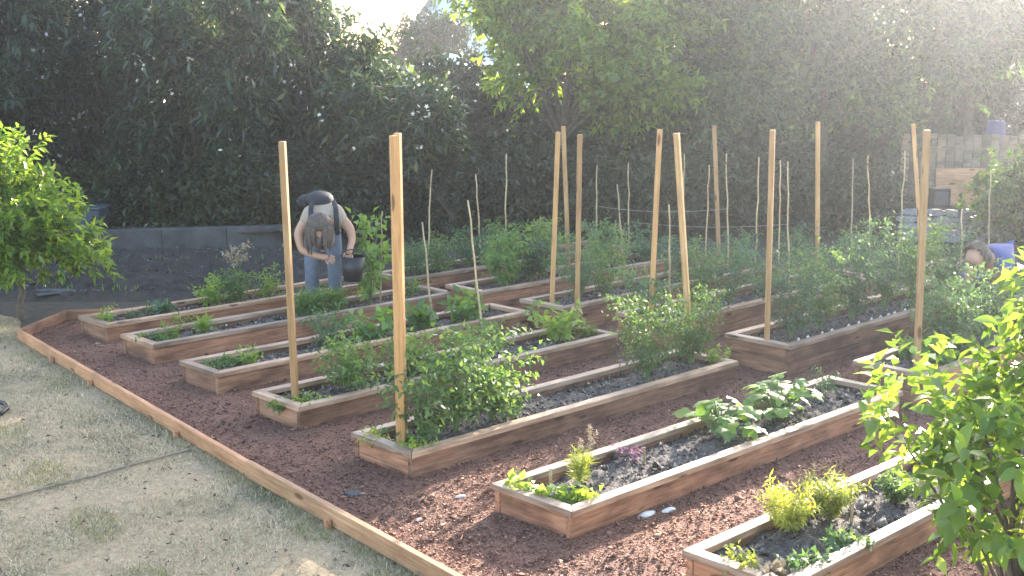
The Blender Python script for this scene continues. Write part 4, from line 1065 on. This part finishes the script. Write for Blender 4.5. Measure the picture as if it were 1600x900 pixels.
# shirt hanging down at the front of the chest
skin('shirt_front', [(.02, -.40, .93), (.04, -.40, .80), (.05, -.38, .71)], chain(0, 1, 2), [(.15, .10), (.13, .08), (.11, .06)], 'shirt', per)
skin('trousers', [(0, .07, .93), (0, .05, .86), (-.10, .05, .80), (-.115, -.03, .50), (-.12, .05, .14), (.10, .05, .80), (.105, -.05, .50), (.11, .05, .14)], chain(0, 1, 2, 3, 4) + chain(1, 5, 6, 7), [.16, .15, .105, .08, .07, .105, .08, .07], 'denim', per)
for x in (-.125, .12):
    skin('shoe', [(x, .09, .045), (x, 0, .045), (x, -.12, .035)], chain(0, 1, 2), [.045, .05, .04], 'shoe', per, 1)
# head: face turned down to the hands
hd = skin('head', [(-.035, -.55, .99), (-.035, -.60, .93), (-.035, -.61, .87), (-.03, -.60, .82)], chain(0, 1, 2, 3), [.085, .092, .078, .05], 'skin', body)
skin('nose', [(-.03, -.675, .865), (-.03, -.695, .845)], [(0, 1)], [.014, .018], 'skin', body, 1)
for s in (-1, 1):
    skin('ear', [(-.035 + s * .09, -.57, .92), (-.035 + s * .098, -.57, .885)], [(0, 1)], [.018, .012], 'skin', body, 1)
fd = np.array([.05, -.38, -.92]); fd /= np.linalg.norm(fd)      # where the face looks
def hair_cap(name, c, r, fd, cut, parent, mat='hair'):
    bm = bmesh.new(); bmesh.ops.create_uvsphere(bm, u_segments=28, v_segments=18, radius=1)
    rg = random.Random(5)
    kill = []
    for v_ in bm.verts:
        n_ = np.array(v_.co)
        if n_ @ fd > cut: kill.append(v_)
        k = 1 + .05 * math.sin(n_[0] * 17 + n_[1] * 9) + rg.uniform(-.02, .02)
        v_.co = Vector(np.array(c) + n_ * np.array(r) * k)
    bmesh.ops.delete(bm, geom=kill, context='VERTS')
    me = bpy.data.meshes.new(name); bm.to_mesh(me); bm.free(); me.materials.append(MATS[mat])
    me.polygons.foreach_set('use_smooth', [True] * len(me.polygons))
    o = obj(name, me, parent); md = o.modifiers.new('thick', 'SOLIDIFY'); md.thickness = .012
    return o
hr = hair_cap('hair', (-.035, -.590, .945), (.118, .112, .122), fd, .72, per)
for k in range(16):
    a_ = -2.5 + 5.0 * k / 15
    x0 = -.035 + .108 * math.sin(a_); y0 = -.60 + .095 * math.cos(a_) * -1
    if abs(x0 + .035) < .03 and y0 < -.6: continue
    ln = random.uniform(.14, .26)
    skin('hair_lock', [(x0, y0, .95), (x0 * 1.05, y0 - .015, .93 - ln * .5), (x0 * .95, y0 - .01, .93 - ln)], chain(0, 1, 2), [.028, .024, .008], 'hair', hr, 1)
skin('beard', [(-.03, -.665, .86), (-.035, -.665, .80), (-.045, -.64, .72)], chain(0, 1, 2), [(.06, .045), (.055, .04), (.025, .02)], 'hair', per)
# backpack on the back
bp = thing('backpack', 'dark backpack worn by the bending person', 'backpack', pp, -face)
skin('pack_body', [(-.02, .02, 1.09), (-.02, -.10, 1.14), (-.02, -.24, 1.14), (-.03, -.33, 1.11)], chain(0, 1, 2, 3), [(.13, .085), (.15, .10), (.14, .09), (.09, .06)], 'pack_cloth', bp)
skin('pocket', [(-.12, -.06, 1.15), (-.21, -.16, 1.10)], [(0, 1)], [.06, .07], 'pack_cloth', bp)
for s in (-1, 1):
    skin('strap', [(.01 + s * .10, -.30, 1.14), (.01 + s * .115, -.42, 1.09), (.01 + s * .12, -.495, 1.00), (.01 + s * .12, -.495, .91), (.01 + s * .13, -.44, .83)], chain(0, 1, 2, 3, 4), [(.026, .014)] * 5, 'pack_cloth', bp)
# dark bucket hanging from the hand on the right
bk = thing('bucket', 'dark bucket held in the hand of the bending person', 'bucket', pp, -face)
mb = MB(); z0, cx_, cy_ = .42, .265, -.60
mb.tube([(cx_, cy_, z0), (cx_ + .01, cy_, z0 + .23), (cx_ + .01, cy_, z0 + .24), (cx_ + .01, cy_, z0 + .23), (cx_, cy_, z0 + .02)], [.085, .112, .12, .106, .08], 20); obj('pail', mb.mesh('pail', 'black_plastic', smooth=True), bk)
mb = MB(); mb.tube([(cx_ + .01 + 0.115 * math.cos(a_), cy_ + .03 * math.sin(a_), z0 + .23 + .06 * math.sin(a_)) for a_ in np.linspace(0, math.pi, 10)], .005, 6); obj('handle', mb.mesh('handle', 'black_plastic', smooth=True), bk)

# crouching person in blue at the right
pp2 = on_bed(1548, -5.08, 0)
c2 = thing('person', 'person in a blue shirt crouching behind the right tomato bushes', 'person', pp2, .25, None, 1.16)
V2 = [(.08, .10, .30), (.04, .02, .42), (-.06, -.06, .56), (-.14, -.12, .62), (-.22, -.17, .62), (-.30, -.20, .60),
      (-.10, -.28, .56), (-.14, -.36, .38), (-.24, -.40, .22), (-.10, .08, .56), (-.20, .06, .36), (-.28, -.02, .20),
      (.05, -.10, .32), (-.15, -.22, .38), (-.02, -.16, .06), (-.14, -.20, .035), (.12, .22, .32), (-.10, .28, .38), (.02, .22, .06), (-.10, .24, .035)]
b2_ = skin('body', V2, chain(0, 1, 2, 3, 4, 5) + chain(3, 6, 7, 8) + chain(3, 9, 10, 11) + chain(0, 12, 13, 14, 15) + chain(0, 16, 17, 18, 19), [.13, .12, .13, .12, .055, .06, .055, .04, .03, .055, .04, .03, .08, .06, .04, .035, .08, .06, .04, .035], 'skin', c2)
skin('shirt', [(.07, .08, .36), (.03, .01, .45), (-.06, -.06, .58), (-.14, -.12, .635), (-.10, -.27, .58), (-.125, -.32, .47), (-.11, .07, .58), (-.15, .08, .47), (-.2, -.16, .63)], chain(0, 1, 2, 3) + chain(3, 4, 5) + chain(3, 6, 7) + [(3, 8)], [.15, .15, .16, .14, .075, .06, .075, .06, .07], 'blue_shirt', c2)
skin('trousers', [(.09, .11, .30), (.05, -.10, .32), (-.15, -.22, .38), (-.02, -.16, .10), (.12, .22, .32), (-.10, .28, .38), (.02, .22, .10)], chain(0, 1, 2, 3) + chain(0, 4, 5, 6), [.15, .10, .075, .06, .10, .075, .06], 'denim', c2)
skin('head', [(-.28, -.19, .66), (-.33, -.21, .62), (-.36, -.22, .56)], chain(0, 1, 2), [.085, .09, .06], 'skin', b2_)
hair_cap('hair', (-.315, -.20, .635), (.108, .105, .115), np.array([-.8, -.2, -.56]), .3, c2)
for y_ in (-.19, .24):
    skin('shoe', [(.0, y_ + .03, .04), (-.12, y_ - .01, .04), (-.2, y_ - .03, .03)], chain(0, 1, 2), [.045, .05, .035], 'shoe', c2, 1)

# ------------------------------------------------------------------ hazy sunlit air
m = bpy.data.materials.new('haze_air'); m.use_nodes = True; nt = m.node_tree
nt.nodes.remove(nt.nodes['Principled BSDF'])
pv = nt.nodes.new('ShaderNodeVolumePrincipled')
pv.inputs['Color'].default_value = (0.84, 0.90, 1.0, 1)
pv.inputs['Density'].default_value = 0.0020
pv.inputs['Anisotropy'].default_value = 0.83
nt.links.new(pv.outputs[0], nt.nodes['Material Output'].inputs['Volume'])
MATS['haze_air'] = m
mb = MB(); mb.box((-75, -30, -1.2), (75, 115, 14.6))
hz = obj('haze', mb.mesh('haze', 'haze_air')); hz['kind'] = 'stuff'
